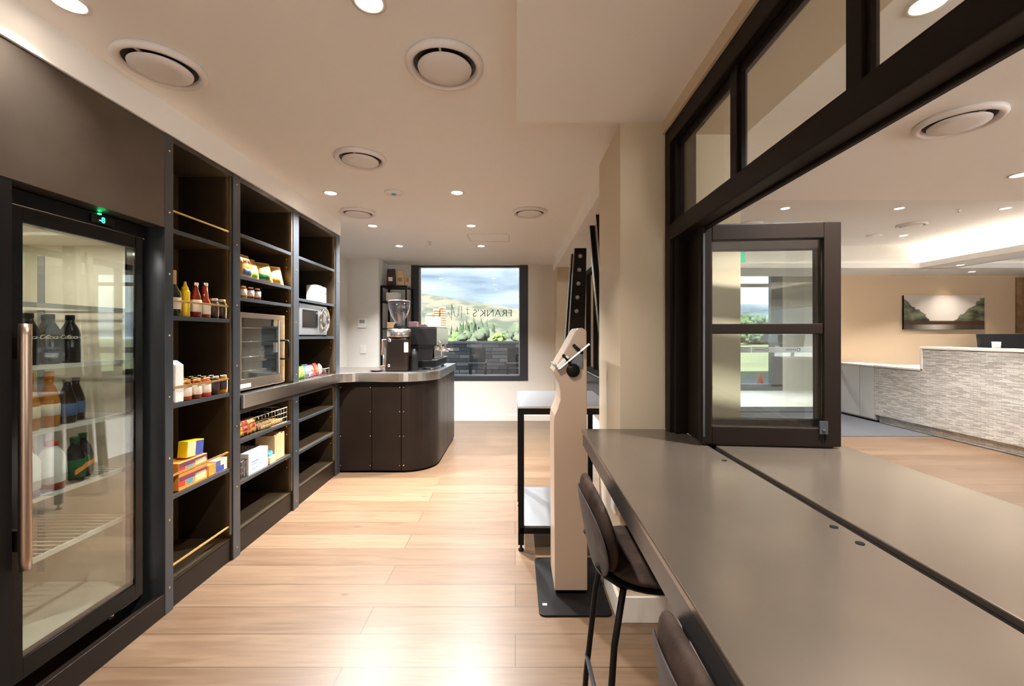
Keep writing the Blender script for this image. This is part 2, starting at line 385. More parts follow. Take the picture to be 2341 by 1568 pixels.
b = MB(); b.box(.90, .98, 2.52, 6.3, 0, .9); b.box(.90, .98, 2.52, 6.3, 2.17, ZB); st(b.build('wall_right', 'wall'))
b = MB(); b.box(.68, .80, -3.4, 2.02, 0, .82); st(b.build('wall_bar', 'wall', frame='R', loc=(0, 0, 0)))
b = MB(); b.box(-2.6, .3, -3.55, -3.4, 0, 2.6); b.box(1.65, 5.8, -3.55, -3.4, 0, 2.6); b.box(.3, 1.65, -3.55, -3.4, 2.34, 2.6); b.box(9.4, 10, -3.55, -3.4, 0, 2.6); b.box(5.8, 9.4, -3.55, -3.4, 2.34, 2.6); st(b.build('wall_front', 'wall'))
b = MB()
for x0, x1 in ((.3, 1.65), (5.8, 9.4)):
    n = int((x1-x0)/1.1)
    for i in range(n+1): xx = x0+(x1-x0-.06)*i/n; b.box(xx, xx+.06, -3.52, -3.44, 0, 2.34)
    b.box(x0, x1, -3.52, -3.44, 0, .08); b.box(x0, x1, -3.52, -3.44, 2.28, 2.34)
st(b.build('added_daylight_window', 'chairgrey'))  # glazing behind the camera, added to bring in daylight
b = MB(); b.box(-14, 12, -3.4, 6.95, 3.0, 8.0); b.box(1.0, 10.05, 6.95, 10.55, 3.0, 8.0); b.box(-2.62, 10.05, 6.78, 6.95, 2.5, 3.0); b.box(-2.62, -2.5, -3.4, 6.95, 2.5, 3.0); b.box(9.93, 10.05, -3.4, 10.55, 2.9, 3.0); b.box(-2.62, 10.05, -3.5, -3.4, 2.55, 3.0); st(b.build('added_shading_storey', 'wall'))  # unseen upper storey added to keep sun off the terrace wall
b = MB(); b.box(-60, 70, -40, -3.56, -.3, -.05); b.box(10.2, 70, -3.56, 10.55, -.3, -.05); st(b.build('added_bounce_ground', 'bounce_ground'))  # unseen pale ground added to bounce daylight up to the ceilings
b = MB(); b.box(9.9, 10.05, 2.4, 10.6, 0, 2.9); b.box(9.9, 10.05, -3.4, -3.0, 0, 2.9); b.box(9.9, 10.05, -3.0, 2.4, 2.34, 2.9); st(b.build('wall_reception_right', 'wall_tan'))  # wide opening below the header added to let daylight into the reception
b = MB(); b.box(5.5, 10.0, 7.6, 7.72, 0, 2.6); b.box(1.0, 3.0, 7.6, 7.72, 0, 2.6); st(b.build('wall_reception_back', 'wall_tan'))
b = MB(); b.box(1.0, 1.12, 6.75, 10.5, 0, 2.9); st(b.build('wall_lobby_left', 'wall'))
# lobby: far wall with window hole
LX0, LX1 = PX(1700, 10.4), PX(1765, 10.4)
b = MB(); b.box(PX(1785, 10.4), 10, 10.4, 10.55, 0, 2.9); b.box(1.0, 3.6, 10.4, 10.55, 0, 2.9); b.box(3.6, PX(1785, 10.4), 10.4, 10.55, 2.82, 2.9); st(b.build('wall_lobby_back', 'wall'))
b = MB(); b.box(1.0, 10.0, 7.6, 10.55, 2.85, 2.95); st(b.build('ceiling', 'ceil_r'))
# baseboards
b = MB(); b.box(-1.65, .62, 6.735, 6.75, 0, .09); st(b.build('baseboard_back', 'trim', bevel=.003))
b = MB(); b.box(.481, 1.065, 2.002, 2.017, 0, .12); b.box(.481, .496, 2.002, 2.52, 0, .12); st(b.build('baseboard_middle', 'trim', bevel=.003))
b = MB(); b.box(5.55, 9.9, 7.585, 7.6, 0, .1); st(b.build('baseboard_reception', 'trim'))
# ceiling hatch lines
b = MB(); hx0, hx1 = -.536, -.07
b.box(hx0, hx0+.004, 4.71, 5.08, ZC-.001, ZC+.01); b.box(hx1-.004, hx1, 4.71, 5.08, ZC-.001, ZC+.01); b.box(hx0, hx1, 4.71, 4.714, ZC-.001, ZC+.01); b.box(hx0, hx1, 5.076, 5.08, ZC-.001, ZC+.01)
tag(b.build('ceiling_hatch', 'grey'), 'thin outline of an access hatch in the café ceiling', 'hatch')
# ---------------------------------------------------------------- back window
w = thing('window', '', '', (0, 6.80, 0)); w.name = 'window_1'
for k in ('label', 'category'):
    if k in w: del w[k]
w['kind'] = 'structure'; ORG[w.name] = Vector((0, 6.80, 0))
b = MB(); gx0, gx1 = PX(960, 6.85), PX(1188, 6.85); gz0, gz1 = PZ(858, 6.85), PZ(612, 6.85)
b.box(WX0, gx0, 6.74, 6.9, WZ0, WZ1); b.box(gx1, WX1, 6.74, 6.9, WZ0, WZ1); b.box(gx0, gx1, 6.74, 6.9, WZ0, gz0); b.box(gx0, gx1, 6.80, 6.9, gz1, WZ1)
b.build('window_frame', 'chairgrey', w, bevel=.004)
b = MB(); b.box(gx0, gx0+.03, 6.79, 6.83, gz0, gz1); b.box(gx1-.012, gx1, 6.79, 6.83, gz0, gz1); b.box(gx0, gx1, 6.79, 6.83, gz0, gz0+.015); b.box(gx0, gx1, 6.79, 6.83, gz1-.012, gz1)
b.build('glazing_bead', 'sstop', w)
b = MB(); b.box(gx0, gx1, 6.84, 6.846, gz0, gz1); pane = b.build('glass_pane', 'glass', w)
zt = PZ(716.5, 6.85)
o = text_mesh("FRANK'S", .165, 'chairgrey', w, TR((PX(1126, 6.85)), .055, zt) @ RX(pi, 4, 'Z') @ FACE_MY, sx=1.02)
# handwritten marks on the glass, seen reversed
def mk(lines):
    b = MB()
    for l in lines: b.tube([(PX(950+x/9.364, 6.85), 6.852, PZ(600+y/9.364, 6.85)) for x, y in l], .0035, 5)
    return b
mk([[(1110, 950), (1112, 1120)], [(1075, 1000), (1145, 1010)], [(1110, 1090), (1150, 1100)], [(985, 940), (985, 1190)], [(985, 950), (930, 920), (915, 1120), (880, 1180), (850, 1130)], [(775, 890), (770, 1230)], [(775, 900), (830, 1100), (840, 1160)], [(840, 1060), (775, 1060)],
    [(750, 1180), (700, 1060), (690, 1150), (650, 1090), (655, 1170), (620, 1060)]]).build('script_lettering', 'chairgrey', w)
# ================================================================ window wall of the bar (R frame)
w2 = thing('window_frame', '', '', (.70, 1.0, 0), 'R'); w2.name = 'window_2'; ORG['window_2'] = Vector((.70, 1.0, 0))
for k in ('label', 'category'):
    if k in w2: del w2[k]
w2['kind'] = 'structure'
b = MB(); b.box(.669, .728, -.9, 1.98, 1.785, 1.855); b.box(.680, .722, -.9, 1.98, 1.855, 1.868); b.box(.728, .745, -.9, 1.98, 1.775, 1.845); b.build('transom_beam', 'frame', w2, bevel=.004)
b = MB(); b.box(.669, .70, -.9, 1.98, 2.225, 2.30); b.box(.70, .745, -.9, 1.98, 2.215, 2.30); b.box(.70, .712, -.9, 1.93, 2.19, 2.225); b.build('head_beam', 'frame', w2, bevel=.004)
b = MB(); b.box(.669, .79, 1.945, 2.01, .912, 2.30); b.box(.684, .77, 1.915, 1.945, .912, 2.30); b.build('jamb_post', 'frame', w2, bevel=.003)
for yy in (1.377, .870, .363, -.144, -.65):
    b = MB(); b.box(.688, .724, yy, yy+.043, 1.86, 2.225); b.box(.697, .716, yy-.012, yy+.055, 1.86, 2.2); b.build('mullion', 'frame', w2, bevel=.002)
for y0, y1 in ((1.42, 1.915), (.913, 1.377), (.406, .87), (-.101, .363), (-.607, -.144)):
    b = MB(); b.box(.703, .708, y0, y1, 1.868, 2.20); b.build('glass_pane', 'glass', w2)
b = MB(); b.box(.742, .771, -.9, 1.93, .880, .897); b.build('sill_track', 'blkgloss', w2)
b = MB(); b.box(.735, .741, 1.735, 1.90, .912, 1.785); b.box(.741, .775, 1.865, 1.905, .912, 1.785); b.build('slim_sash_edge', 'frame', w2, bevel=.002, label='narrow dark sash folded back against the post')
# folding sashes, standing open
def sash(y, x0, x1, zt0, zb0, stile_l, stile_r, top, bot, mid, label, yaw):
    s = thing('folding_window', label, 'window', (x0, y, zb0), 'W', yaw, 'open folding window sashes')
    W = x1-x0; H = zt0-zb0; d = .038
    b = MB()
    b.box(0, stile_l, -d/2, d/2, 0, H); b.box(W-stile_r, W, -d/2, d/2, 0, H)
    b.box(stile_l, W-stile_r, -d/2, d/2, 0, bot); b.box(stile_l, W-stile_r, -d/2, d/2, H-top, H)
    b.build('sash_frame', 'frame', s, bevel=.003, rel=True)
    b = MB(); b.box(stile_l, W-stile_r, -.012, .012, mid-.02-zb0, mid+.02-zb0); b.build('glazing_bar', 'frame', s, bevel=.002, rel=True)
    b = MB(); b.box(stile_l, W-stile_r, -.003, .003, bot, H-top); b.build('glass_pane', 'glass', s, rel=True)
    return s
s1 = sash(1.726, .745, 1.267, 1.792, .918, .042, .062, .062, .070, 1.377, 'nearer open black-framed sash with one glazing bar, standing over the bar top', -R(6.2))
b = MB(); b.box(.005, .012, -.03, .03, .03, .84); b.build('edge_strip', 'edge', s1, rel=True)
b = MB(); b.box(.44, .47, -.026, -.019, .05, .10); b.cyl((.455, -.026, 0), .006, .06, .07); b.build('latch', 'chairgrey', s1, rel=True)
s2 = sash(1.825, .815, 1.322, 1.785, .918, .02, .06, .075, .080, 1.377, 'open black-framed sash folded flat behind the nearer one', -R(4.5))
# ---------------------------------------------------------------- bar top
t = thing('bar_counter', 'long dark steel bar counter with a deep apron on the near side of the window', 'counter', (.5, 1.0, .9), 'R')
b = MB(); b.box(.279, .741, -.9, 2.012, .892, .91); b.build('counter_top', 'counter', t, bevel=.003)
b = MB(); b.box(.282, .300, -.9, 2.0, .834, .892); b.box(.30, .66, 1.985, 2.0, .834, .892); b.build('apron', 'counterside', t, bevel=.002)
b = MB(); b.box(.33, .66, -.9, 1.98, .86, .892); b.build('underside_panel', 'blk', t)
for (x, y) in ((.715, .984), (.714, .907), (.710, 1.506), (.712, .40)):
    b = MB(); b.lathe([(.0085, .9095), (.0085, .9115)], (x, y, 0), 16); b.build('bolt_hole', 'blkmat', t)
t = thing('servery_counter', 'dark steel servery shelf beyond the black window track, facing the reception', 'counter', (1.0, 1.0, .9), 'R')
b = MB(); b.box(.772, 1.285, -.9, 1.955, .892, .91); b.box(1.09, 1.285, 1.955, 2.0, .892, .91); b.build('counter_top', 'counter', t, bevel=.003)
b = MB(); b.box(1.268, 1.284, -.9, 1.98, .83, .892); b.build('apron', 'counterside', t)
for yy in (1.5, .2): b = MB(); b.box(1.0, 1.2, yy, yy+.05, 0, .89); b.build('support_bracket', 'blk', t)
# ================================================================ ceiling fixtures
def diffuser_proto():
    t = thing('ceiling_diffuser', '', 'ceiling vent', (0, 0, 0))
    b = MB(); b.lathe([(.158, 0), (.160, -.012), (.150, -.024), (.140, -.026), (.128, -.014), (.120, .03)], (0, 0, 0), 48, False); b.lathe([(.158, 0), (.05, 0)], (0, 0, 0), 48, False); b.build('outer_ring', 'vent', t, rel=True)
    b = MB(); b.cyl((0, 0, 0), .126, -.006, -.001, 40); b.build('dark_throat', 'ventdark', t, rel=True)
    b = MB(); b.lathe([(.104, -.016), (.110, -.020), (.108, -.026), (.06, -.030), (.001, -.031)], (0, 0, 0), 48, True); b.build('centre_disc', 'vent', t, rel=True)
    b = MB(); b.box(-.004, .004, .09, .13, -.016, -.008); b.build('spoke', 'vent', t, rel=True)
    b = MB(); b.box(-.004, .004, -.13, -.09, -.016, -.008); b.build('spoke', 'vent', t, rel=True)
    return t
dp = diffuser_proto(); g = 'round ceiling air diffusers'
DF = [(-1.465, 1.765, ZC, 'large round white air diffuser above the fridge, next to the cabinet fascia'), (-.291, 1.763, ZC, 'round white air diffuser in the near ceiling, beside the dropped bulkhead edge'),
      (-.975, 2.69, ZC, 'round white air diffuser over the aisle, third nearest in the café ceiling'), (-1.43, 3.876, ZC, 'round white air diffuser over the far shelving by two downlights'),
      (.131, 3.86, ZC, 'round white air diffuser in front of the back window, near the right bulkhead'), (1.045, 1.99, ZB, 'round white air diffuser in the lower reception ceiling above the servery window'),
      (5.1, 5.49, ZT, 'thin round air diffuser in the raised reception ceiling by the cove corner'), (3.0, 5.47, ZT, 'thin round air diffuser just above the open sash, partly behind the column')]
DF[5] = (PX(2191, 1.99), 1.99, ZB, DF[5][3])
for i, (x, y, z, l) in enumerate(DF):
    o = dp if i == 0 else copy_tree(dp, (x, y, z), label=l, group=g)
    if i == 0: place(o, (x, y, z)); o['label'] = l; o['group'] = g
LP = thing('downlight', '', 'ceiling light', (0, 0, 0))
b = MB(); b.lathe([(.056, 0), (.057, -.004), (.046, -.006), (.042, -.001)], (0, 0, 0), 28, False); b.build('trim_ring', 'white', LP, rel=True)
b = MB(); b.lathe([(.043, -.001), (.04, -.0035), (.001, -.004)], (0, 0, 0), 28, True); b.build('lens', 'lamp', LP, rel=True)
def lamp_light(x, y, z, power, col=(1, .90, .80), size=.09, spread=150):
    L = bpy.data.lights.new('downlight_lamp', 'AREA'); L.shape = 'DISK'; L.size = size; L.energy = power; L.color = col; L.spread = R(spread)
    o = bpy.data.objects.new('downlight_lamp', L); C.objects.link(o); o.location = (x, y, z-.012)
    return o
PW = 22
LT = [(-1.50, 1.434, ZC, 'downlight at the top left, above the fridge', .15), (-.49, 1.43, ZC, 'downlight at the top edge between the two near diffusers', .6),
      (-1.45, 3.35, ZC, 'downlight left of the smoke alarm, nearest of the far left row', 1), (-.456, 3.34, ZC, 'downlight right of the smoke alarm, nearest of the far right row', 1),
      (-1.455, 4.35, ZC, 'downlight beside the far left diffuser, second of the left row', 1), (-.45, 4.35, ZC, 'downlight in the middle of the far right row before the hatch', 1),
      (-1.45, 5.33, ZC, 'farthest downlight of the left row, above the grinder', .5), (-.427, 5.33, ZC, 'farthest downlight of the right row, above the back window', .5),
      (1.25, 1.29, ZB, 'downlight seen through the transom glass at the top right', 1), (3.16, 2.67, ZB, 'downlight in the lower reception ceiling at the right edge', 1),
      (3.03, 4.79, ZT, 'left downlight of the reception row under the raised ceiling', 1), (4.31, 4.79, ZT, 'middle downlight of the reception row under the raised ceiling', 1), (5.5, 4.79, ZT, 'right downlight of the reception row under the raised ceiling', 1),
      (5.54, 6.09, ZT, 'small downlight just under the thin reception diffuser', 1), (6.73, 6.45, ZS, 'downlight in the reception beam between the two cove recesses', .8), (7.62, 7.12, ZS, 'small downlight in the soffit above the landscape picture', .12),
      (5.9, 9.0, 2.85, 'unseen downlight added to brighten the entrance lobby', .6), (4.4, 9.0, 2.85, 'unseen downlight added to brighten the lobby, behind the column', .6), (-1.0, -.6, ZC, None, 1.1), (-1.0, -2.0, ZC, None, 1.0), (.5, -.9, ZB, None, 1.0), (3.0, .2, ZB, None, 1.0), (5.5, 1.0, ZB, None, 1.0), (5.5, -1.5, ZB, None, 1), (8.2, 2.6, ZB, None, 1)]  # lobby pair added to brighten the dim lobby
first = True
for (x, y, z, l, k) in LT:
    lab = l or 'recessed downlight out of sight behind the camera'
    if first: o = LP; place(o, (x, y, z)); o['label'] = lab; o['group'] = 'recessed downlights'; first = False
    else: o = copy_tree(LP, (x, y, z), label=lab, group='recessed downlights')
    lt = lamp_light(0, 0, 0, PW*k*(1.7 if (y > 3 and x < .6) else 1), (1, .99, .97) if (y > 3 and x < .6) or y > 8 else (1, .94, .875), spread=110); lt.parent = o
# picture light pool
L = bpy.data.lights.new('picture_spot', 'SPOT'); L.energy = 2.2; L.color = (1, .80, .55); L.spot_size = R(50); L.spot_blend = .8; L.shadow_soft_size = .02
o = bpy.data.objects.new('picture_spot', L); C.objects.link(o); o.location = (7.62, 7.12, ZS-.03)
d = Vector((7.6, 7.56, 1.95))-o.location; o.rotation_euler = d.to_track_quat('-Z', 'Y').to_euler()
# cove leds
b = MB(); b.box(1.35, 6.38, 6.90, 6.93, 2.47, 2.485); b.build('t', 'ledw'); o = bpy.context.scene.objects['t']; o.name = 'cove_light'; tag(o, 'glowing LED strip hidden behind the back lip of the main cove', 'cove light', 'cove LED strips')
b = MB(); b.box(6.50, 6.53, 3.3, 6.88, 2.47, 2.485); b.build('t', 'ledw'); o = bpy.context.scene.objects['t']; o.name = 'cove_light'; tag(o, 'glowing LED strip hidden behind the right lip of the main cove', 'cove light', 'cove LED strips')
b = MB(); b.box(6.95, 9.8, 6.90, 6.93, 2.47, 2.485); b.build('t', 'ledw'); o = bpy.context.scene.objects['t']; o.name = 'cove_light'; tag(o, 'glowing LED strip in the second cove above the landscape picture', 'cove light', 'cove LED strips')
# smoke alarm, sprinklers
t = thing('smoke_alarm', 'flat white round alarm on the café ceiling between two downlights', 'smoke alarm', (-.95, 3.34, ZC))
b = MB(); b.lathe([(.075, 0), (.075, -.008), (.055, -.014), (.001, -.015)], (-.95, 3.34, ZC), 28); b.build('alarm_body', 'white', t)
b = MB(); b.lathe([(.018, -.0145), (.018, -.018), (.001, -.018)], (-.95, 3.34, ZC), 16); b.build('centre_button', 'teal', t)
for x, y, z, l in ((-1.02, 5.1, ZC, 'tiny pendent sprinkler head before the ceiling hatch'), (4.95*1.02, 4.86, ZT, 'tiny pendent sprinkler head in the raised reception ceiling')):
    t = thing('sprinkler_head', l, 'sprinkler', (x, y, z), group='sprinkler heads')
    b = MB(); b.lathe([(.022, 0), (.022, -.004), (.006, -.008), (.006, -.03), (.016, -.032), (.016, -.035)], (x, y, z), 14); b.build('sprinkler_body', 'chrome', t)
t = thing('smoke_detector', 'flat white smoke detector disc by the raised reception ceiling cove', 'smoke alarm', (5.12, 6.09, ZT))
b = MB(); b.lathe([(.09, 0), (.09, -.01), (.05, -.025), (.001, -.026)], (5.12, 6.09, ZT), 24); b.build('detector_body', 'white', t)
# ================================================================ LEFT CABINET RUN (L frame)
XF = -1.654
def screws(par, pts, axis='x'):
    for (x, y, z) in pts:
        b = MB()
        k = len(b.v); b.lathe([(.006, 0), (.005, .002), (.001, .003)], (0, 0, 0), 10)
        m_ = TR(x, y, z) @ (RX(pi/2, 4, 'Y') if axis == 'x' else RX(pi/2, 4, 'X'))
        b.xf(m_); b.build('screw', 'brass', par)
ff = thing('fridge_surround', 'blackened steel panel surround enclosing the tall drinks fridge', 'cabinet surround', (XF, 1.7, 0), 'L')
b = MB(); b.box(XF-.5, XF, .7, 2.058, 1.872, 2.329); b.build('top_panel', 'mottled', ff, bevel=.002)
b = MB(); b.box(XF-.5, XF+.002, 2.058, 2.108, 0, 2.33); p = b.build('right_post', 'edge', ff, bevel=.002)
screws(p, [(XF+.002, 2.083, z) for z in (2.25, 1.95, 1.65, 1.35, 1.05, .75, .45, .12)])
b = MB(); b.box(XF-.5, XF-.002, 1.35, 1.425, 0, 1.872); b.build('left_post', 'blk', ff)
b = MB(); b.box(XF-.03, XF, .7, 2.058, 0, .105); b.box(XF-.06, XF-.002, .7, 1.35, .105, 1.872); b.build('kick_board', 'panel', ff, bevel=.002)
# fridge
fg = thing('display_fridge', 'tall glass-door drinks fridge with black frame and copper-tone bar handle', 'fridge', (XF-.3, 1.7, .1), 'L')
fx = -1.69
b = MB(); b.box(fx-.60, fx-.06, 1.44, 1.46, .15, 1.80); b.box(fx-.60, fx-.06, 2.0, 2.02, .15, 1.80); b.box(fx-.62, fx-.60, 1.44, 2.02, .15, 1.80); b.box(fx-.60, fx-.06, 1.46, 2.0, .15, .20); b.box(fx-.60, fx-.06, 1.46, 2.0, 1.77, 1.80)
b.build('cabinet_liner', 'fridgein', fg)
b = MB(); b.box(fx-.62, fx-.04, 1.43, 2.04, 1.81, 1.868); b.build('header', 'blk', fg, bevel=.003)
b = MB(); b.box(fx-.62, fx-.07, 1.43, 2.05, .11, .15); b.build('base', 'blk', fg)
b = MB(); b.box(fx-.07, fx-.038, 1.44, 2.03, 1.803, 1.812); b.build('chrome_line', 'ss', fg)
b = MB(); b.box(fx-.04, fx-.032, 1.765, 1.872, 1.822, 1.856); dsp = b.build('temperature_display', 'blkgloss', fg)
o = text_mesh('-8', .034, 'green_led', dsp, TR(fx-.0315-(XF-.3), 1.812-1.7, 1.839-.1) @ FACE_PX, name='digits')
b = MB(); b.box(fx-.04, fx-.034, 1.80, 1.812, 1.862, 1.867); b.build('status_light', 'green_led', fg)
dr = MB(); y0, y1, z0, z1 = 1.44, 1.978, .153, 1.80; gy0, gy1, gz0_, gz1_ = 1.487, 1.938, .224, 1.744
dr.box(fx-.045, fx, y0, gy0, z0, z1).box(fx-.045, fx, gy1, y1, z0, z1).box(fx-.045, fx, gy0, gy1, z0, gz0_).box(fx-.045, fx, gy0, gy1, gz1_, z1)
door = dr.build('door', 'blkgloss', fg, bevel=.003)
b = MB(); b.box(fx-.012, fx-.006, gy0, gy1, gz0_, gz1_); b.build('glass_pane', 'glassf', door)
b = MB(); hp = [(fx+.055, 1.445, z) for z in (.558, .6, 1.0, 1.35, 1.39)]; b.tube(hp, .0165, 16); b.box(fx, fx+.05, 1.438, 1.456, 1.27, 1.345); b.box(fx, fx+.05, 1.438, 1.456, .62, .69); b.build('handle', 'ssb', door)
b = MB(); b.box(fx-.02, fx+.004, y0-.004, y0, z0, z1); b.build('edge_strip', 'chrome', door)
b = MB(); b.box(fx-.06, fx-.03, 1.90, 2.0, .118, .140); b.cyl((fx-.04, 1.86, 0), .012, .12, .14); b.box(fx-.05, fx-.035, 1.80, 1.90, .124, .132); b.build('hinge', 'chrome', fg)
for yy in (1.955,):
    b = MB(); b.box(fx-.50, fx-.47, yy+.04, yy+.045, .25, 1.72)
    b.build('shelf_standard', 'grey', fg)
b = MB(); b.box(fx-.10, fx-.06, 1.985, 1.998, .25, 1.74); b.build('led_tube', 'trim', fg)
def wire_shelf(par, x0, x1, y0, y1, z):
    b = MB(); b.box(x1-.012, x1, y0, y1, z-.014, z+.004); b.box(x0, x0+.008, y0, y1, z-.004, z+.004)
    n = 16
    for i in range(n+1):
        yy = y0+(y1-y0)*i/n; b.box(x0, x1, yy-.0025, yy+.0025, z-.002, z+.003)
    return b.build('wire_shelf', 'trim', par)
for z in (1.47, 1.235, .99, .74, .515): wire_shelf(fg, fx-.55, fx-.075, 1.47, 1.99, z)
L = bpy.data.lights.new('fridge_lamp', 'AREA'); L.shape = 'RECTANGLE'; L.size = .4; L.size_y = .05; L.energy = 1.6; L.color = (1, .95, .85)
o = bpy.data.objects.new('fridge_lamp', L); C.objects.link(o); o.parent = fg; o.location = (fx-.25-(XF-.3), .02, 1.66)
# drinks in the fridge
def bottle(name, label, cat, prof, body, labelz=None, labelmat='label', cap=None, capmat='tan_cap', r_label=None, n=18, labname='label_band'):
    t = thing(name, label, cat)
    b = MB(); b.lathe(prof, (0, 0, 0), n); b.build('bottle_body' if 'bottle' in name else 'body', body, t, rel=True)
    if labelz:
        r = r_label; b = MB(); b.lathe([(r-.001, labelz[0]), (r, labelz[0]+.001), (r, labelz[1]-.001), (r-.001, labelz[1])], (0, 0, 0), n, False); b.build(labname, labelmat, t, rel=True)
    if cap:
        b = MB(); b.lathe([(cap[0], cap[1]), (cap[0], cap[2]-.002), (cap[0]*.9, cap[2])], (0, 0, 0), n); b.build('cap', capmat, t, rel=True)
    return t
def put(proto, spots, group, frame='L'):
    for i, (loc, lab, *rz) in enumerate(spots):
        r = rz[0] if rz else 0
        if i == 0: place(proto, loc, frame, r); o = proto; o['label'] = lab; o['group'] = group
        else: copy_tree(proto, loc, frame, r, lab, group)
bp = [(.026, 0), (.029, .004), (.029, .11), (.024, .135), (.012, .165), (.011, .195)]
co = bottle('cola_bottle', '', 'drink', [(.03, 0), (.032, .004), (.032, .115), (.028, .135), (.014, .165), (.013, .18)], 'cola', None, cap=(.0145, .176, .195), capmat='blk')
text_mesh('Coca-Cola', .022, 'label', co, TR(.0335, 0, .105) @ FACE_PX, name='lettering', font_shear=.3)
put(co, [((fx-.105, y, 1.239), l) for y, l in ((1.60, 'dark cola bottle nearest the door handle, on the fridge second shelf'), (1.675, 'dark cola bottle in the middle of the row on the fridge second shelf'), (1.752, 'dark cola bottle at the right end of the row in the fridge'))]
    + [((fx-.20, y, 1.239), 'dark cola bottle standing behind the front row in the fridge') for y in (1.58, 1.66, 1.75)], 'cola bottles in the fridge')
am = bottle('juice_bottle', '', 'drink', [(.028, 0), (.031, .004), (.031, .10), (.022, .14), (.013, .165), (.013, .195)], 'amber', (.045, .09), 'paper' if 0 else 'label', (.0145, .185, .215), 'orange', .0318)
put(am, [((fx-.105, 1.60, .994), 'amber bottle with white label and orange cap, left in the fridge'), ((fx-.105, 1.672, .994), 'amber bottle with white label and orange cap, right in the fridge')], 'amber bottles in the fridge')
cb_ = bottle('dark_bottle', '', 'drink', [(.026, 0), (.029, .004), (.029, .09), (.02, .125), (.012, .15), (.012, .17)], 'darkjar', (.03, .08), 'blue_print', (.0135, .165, .18), 'grey', .0298)
put(cb_, [((fx-.11, 1.745, .994), 'dark bottle with pale blue label next to the amber bottles'), ((fx-.14, 1.81, .994), 'dark bottle with pale label at the right of the fridge shelf')], 'dark bottles in the fridge')
jb = bottle('milk_bottle', '', 'drink', [(.036, 0), (.04, .005), (.04, .13), (.028, .155), (.018, .165), (.018, .175)], 'pap', (.002, .03), 'sauce', (.02, .172, .19), 'red', .0405, labname='brown_base')
put(jb, [((fx-.11, 1.595, .744), 'large white bottle with red cap nearest the fridge handle'), ((fx-.11, 1.685, .744), 'large white bottle with red cap beside the green bottles')], 'white bottles in the fridge')
gb = bottle('green_bottle', '', 'drink', [(.030, 0), (.033, .004), (.033, .10), (.025, .13), (.013, .155), (.013, .17)], 'cola', (.02, .095), 'green', (.0145, .165, .185), 'green', .0338)
b = MB(); b.prism([(-.03, .035), (.03, .06), (.03, .078), (-.03, .053)], 'x', .030, .0345); b.build('label_stripe', 'orange', gb, rel=True)
put(gb, [((fx-.11, 1.775, .744), 'green-labelled bottle at the left on the fourth fridge shelf'), ((fx-.15, 1.85, .744), 'green-labelled bottle at the right on the fourth fridge shelf')], 'green-labelled bottles in the fridge')
# ---- shelf unit builder
def shelf_unit(name, label, y0, y1, z0, z1, depth, shelves, rails, post=None, kick=None, kt=.02, toprail=None):
    t = thing(name, label, 'shelving', (XF, (y0+y1)/2, z0), 'L')
    b = MB(); b.box(XF-depth-.01, XF-depth, y0, y1+.004, z0, z1); b.build('back_panel', 'steelin', t)
    b = MB(); b.box(XF-depth, XF-.02, y0-.001, y0+.006, z0, z1-.02); b.build('side_panel', 'steelin', t)
    b = MB(); b.box(XF-depth, XF-.004, y1-.004, y1+.006, z0, z1-.02); b.build('side_panel', 'steelin', t)
    b = MB(); b.box(XF-depth, XF, y0, y1, z1-.028 if toprail is None else toprail, z1); b.build('top_panel', 'steelblack', t, bevel=.001)
    if post:
        b = MB(); b.box(XF-depth, XF+.002, post[0], post[1], post[2], z1); p = b.build('post', 'edge', t, bevel=.002)
        n = max(3, int((z1-post[2])/.3)); ym = (post[0]+post[1])/2
        screws(p, [(XF+.002, ym, post[2]+.06+(z1-post[2]-.12)*i/(n-1)) for i in range(n)])
    for z in shelves:
        b = MB(); b.box(XF-depth, XF-.012, y0+.004, y1-.003, z-.012, z); s = b.build('shelf', 'steelin', t)
        b = MB(); b.box(XF-.014, XF-.004, y0+.002, y1-.003, z-.022, z); b.build('shelf_edge', 'edge', s, bevel=.001)
    for z in rails:
        b = MB(); b.box(XF-.016, XF-.006, y0+.002, y1-.003, z-.007, z+.004); b.build('brass_rail', 'brass', t, bevel=.002)
    if kick:
        b = MB(); b.box(XF-.04, XF-.012, y0, y1+.001, 0, kick); b.build('kick_board', 'panel', t)
        b = MB(); b.box(XF-depth, XF-.012, y0, y1, kick-.01, kick+.002); b.build('bottom_panel', 'steelin', t)
    b = MB(); b.box(XF-.011, XF-.004, y1-.026, y1-.004, z0+.16 if kick else z0+.02, z1-.03); b.build('led_cover', 'steelblack', t)
    b = MB(); b.box(XF-.016, XF-.0125, y1-.009, y1-.0045, z0+.16 if kick else z0+.02, z1-.04); b.build('led_strip', 'led', t)
    for zz in ([s-.05 for s in shelves]+[s-.11 for s in shelves]) if depth > .4 else []:
        b = MB(); b.lathe([(.004, 0), (.003, .003)], (0, 0, 0), 8); b.xf(TR(XF-.05, y1-.004, zz) @ RX(pi/2, 4, 'X')); b.build('shelf_pin', 'brass', t)
    return t
shelf_unit('tall_shelving', 'tall open black steel shelving with brass rails, right beside the fridge', 2.108, 2.568, 0, 2.33, .32, [1.88, 1.448, 1.01, .56], [1.97, 1.525, 1.093, .658, .213], (2.568, 2.636, 0), .13)
shelf_unit('upper_shelving', 'upper black steel shelving holding snack bags and the glass-door oven', 2.636, 3.29, .985, 2.325, .5, [1.985, 1.723, 1.588], [], (3.29, 3.375, .985), None)
shelf_unit('upper_shelving', 'upper black steel shelving at the far end, holding the microwave', 3.375, 4.104, .985, 2.325, .5, [1.982, 1.648, 1.342], [], (4.104, 4.195, .985), None)
shelf_unit('base_shelving', 'black steel shelving under the bench with wire basket and boxes', 2.636, 3.29, 0, .893, .5, [.70, .445], [], (3.29, 3.375, 0), .145)
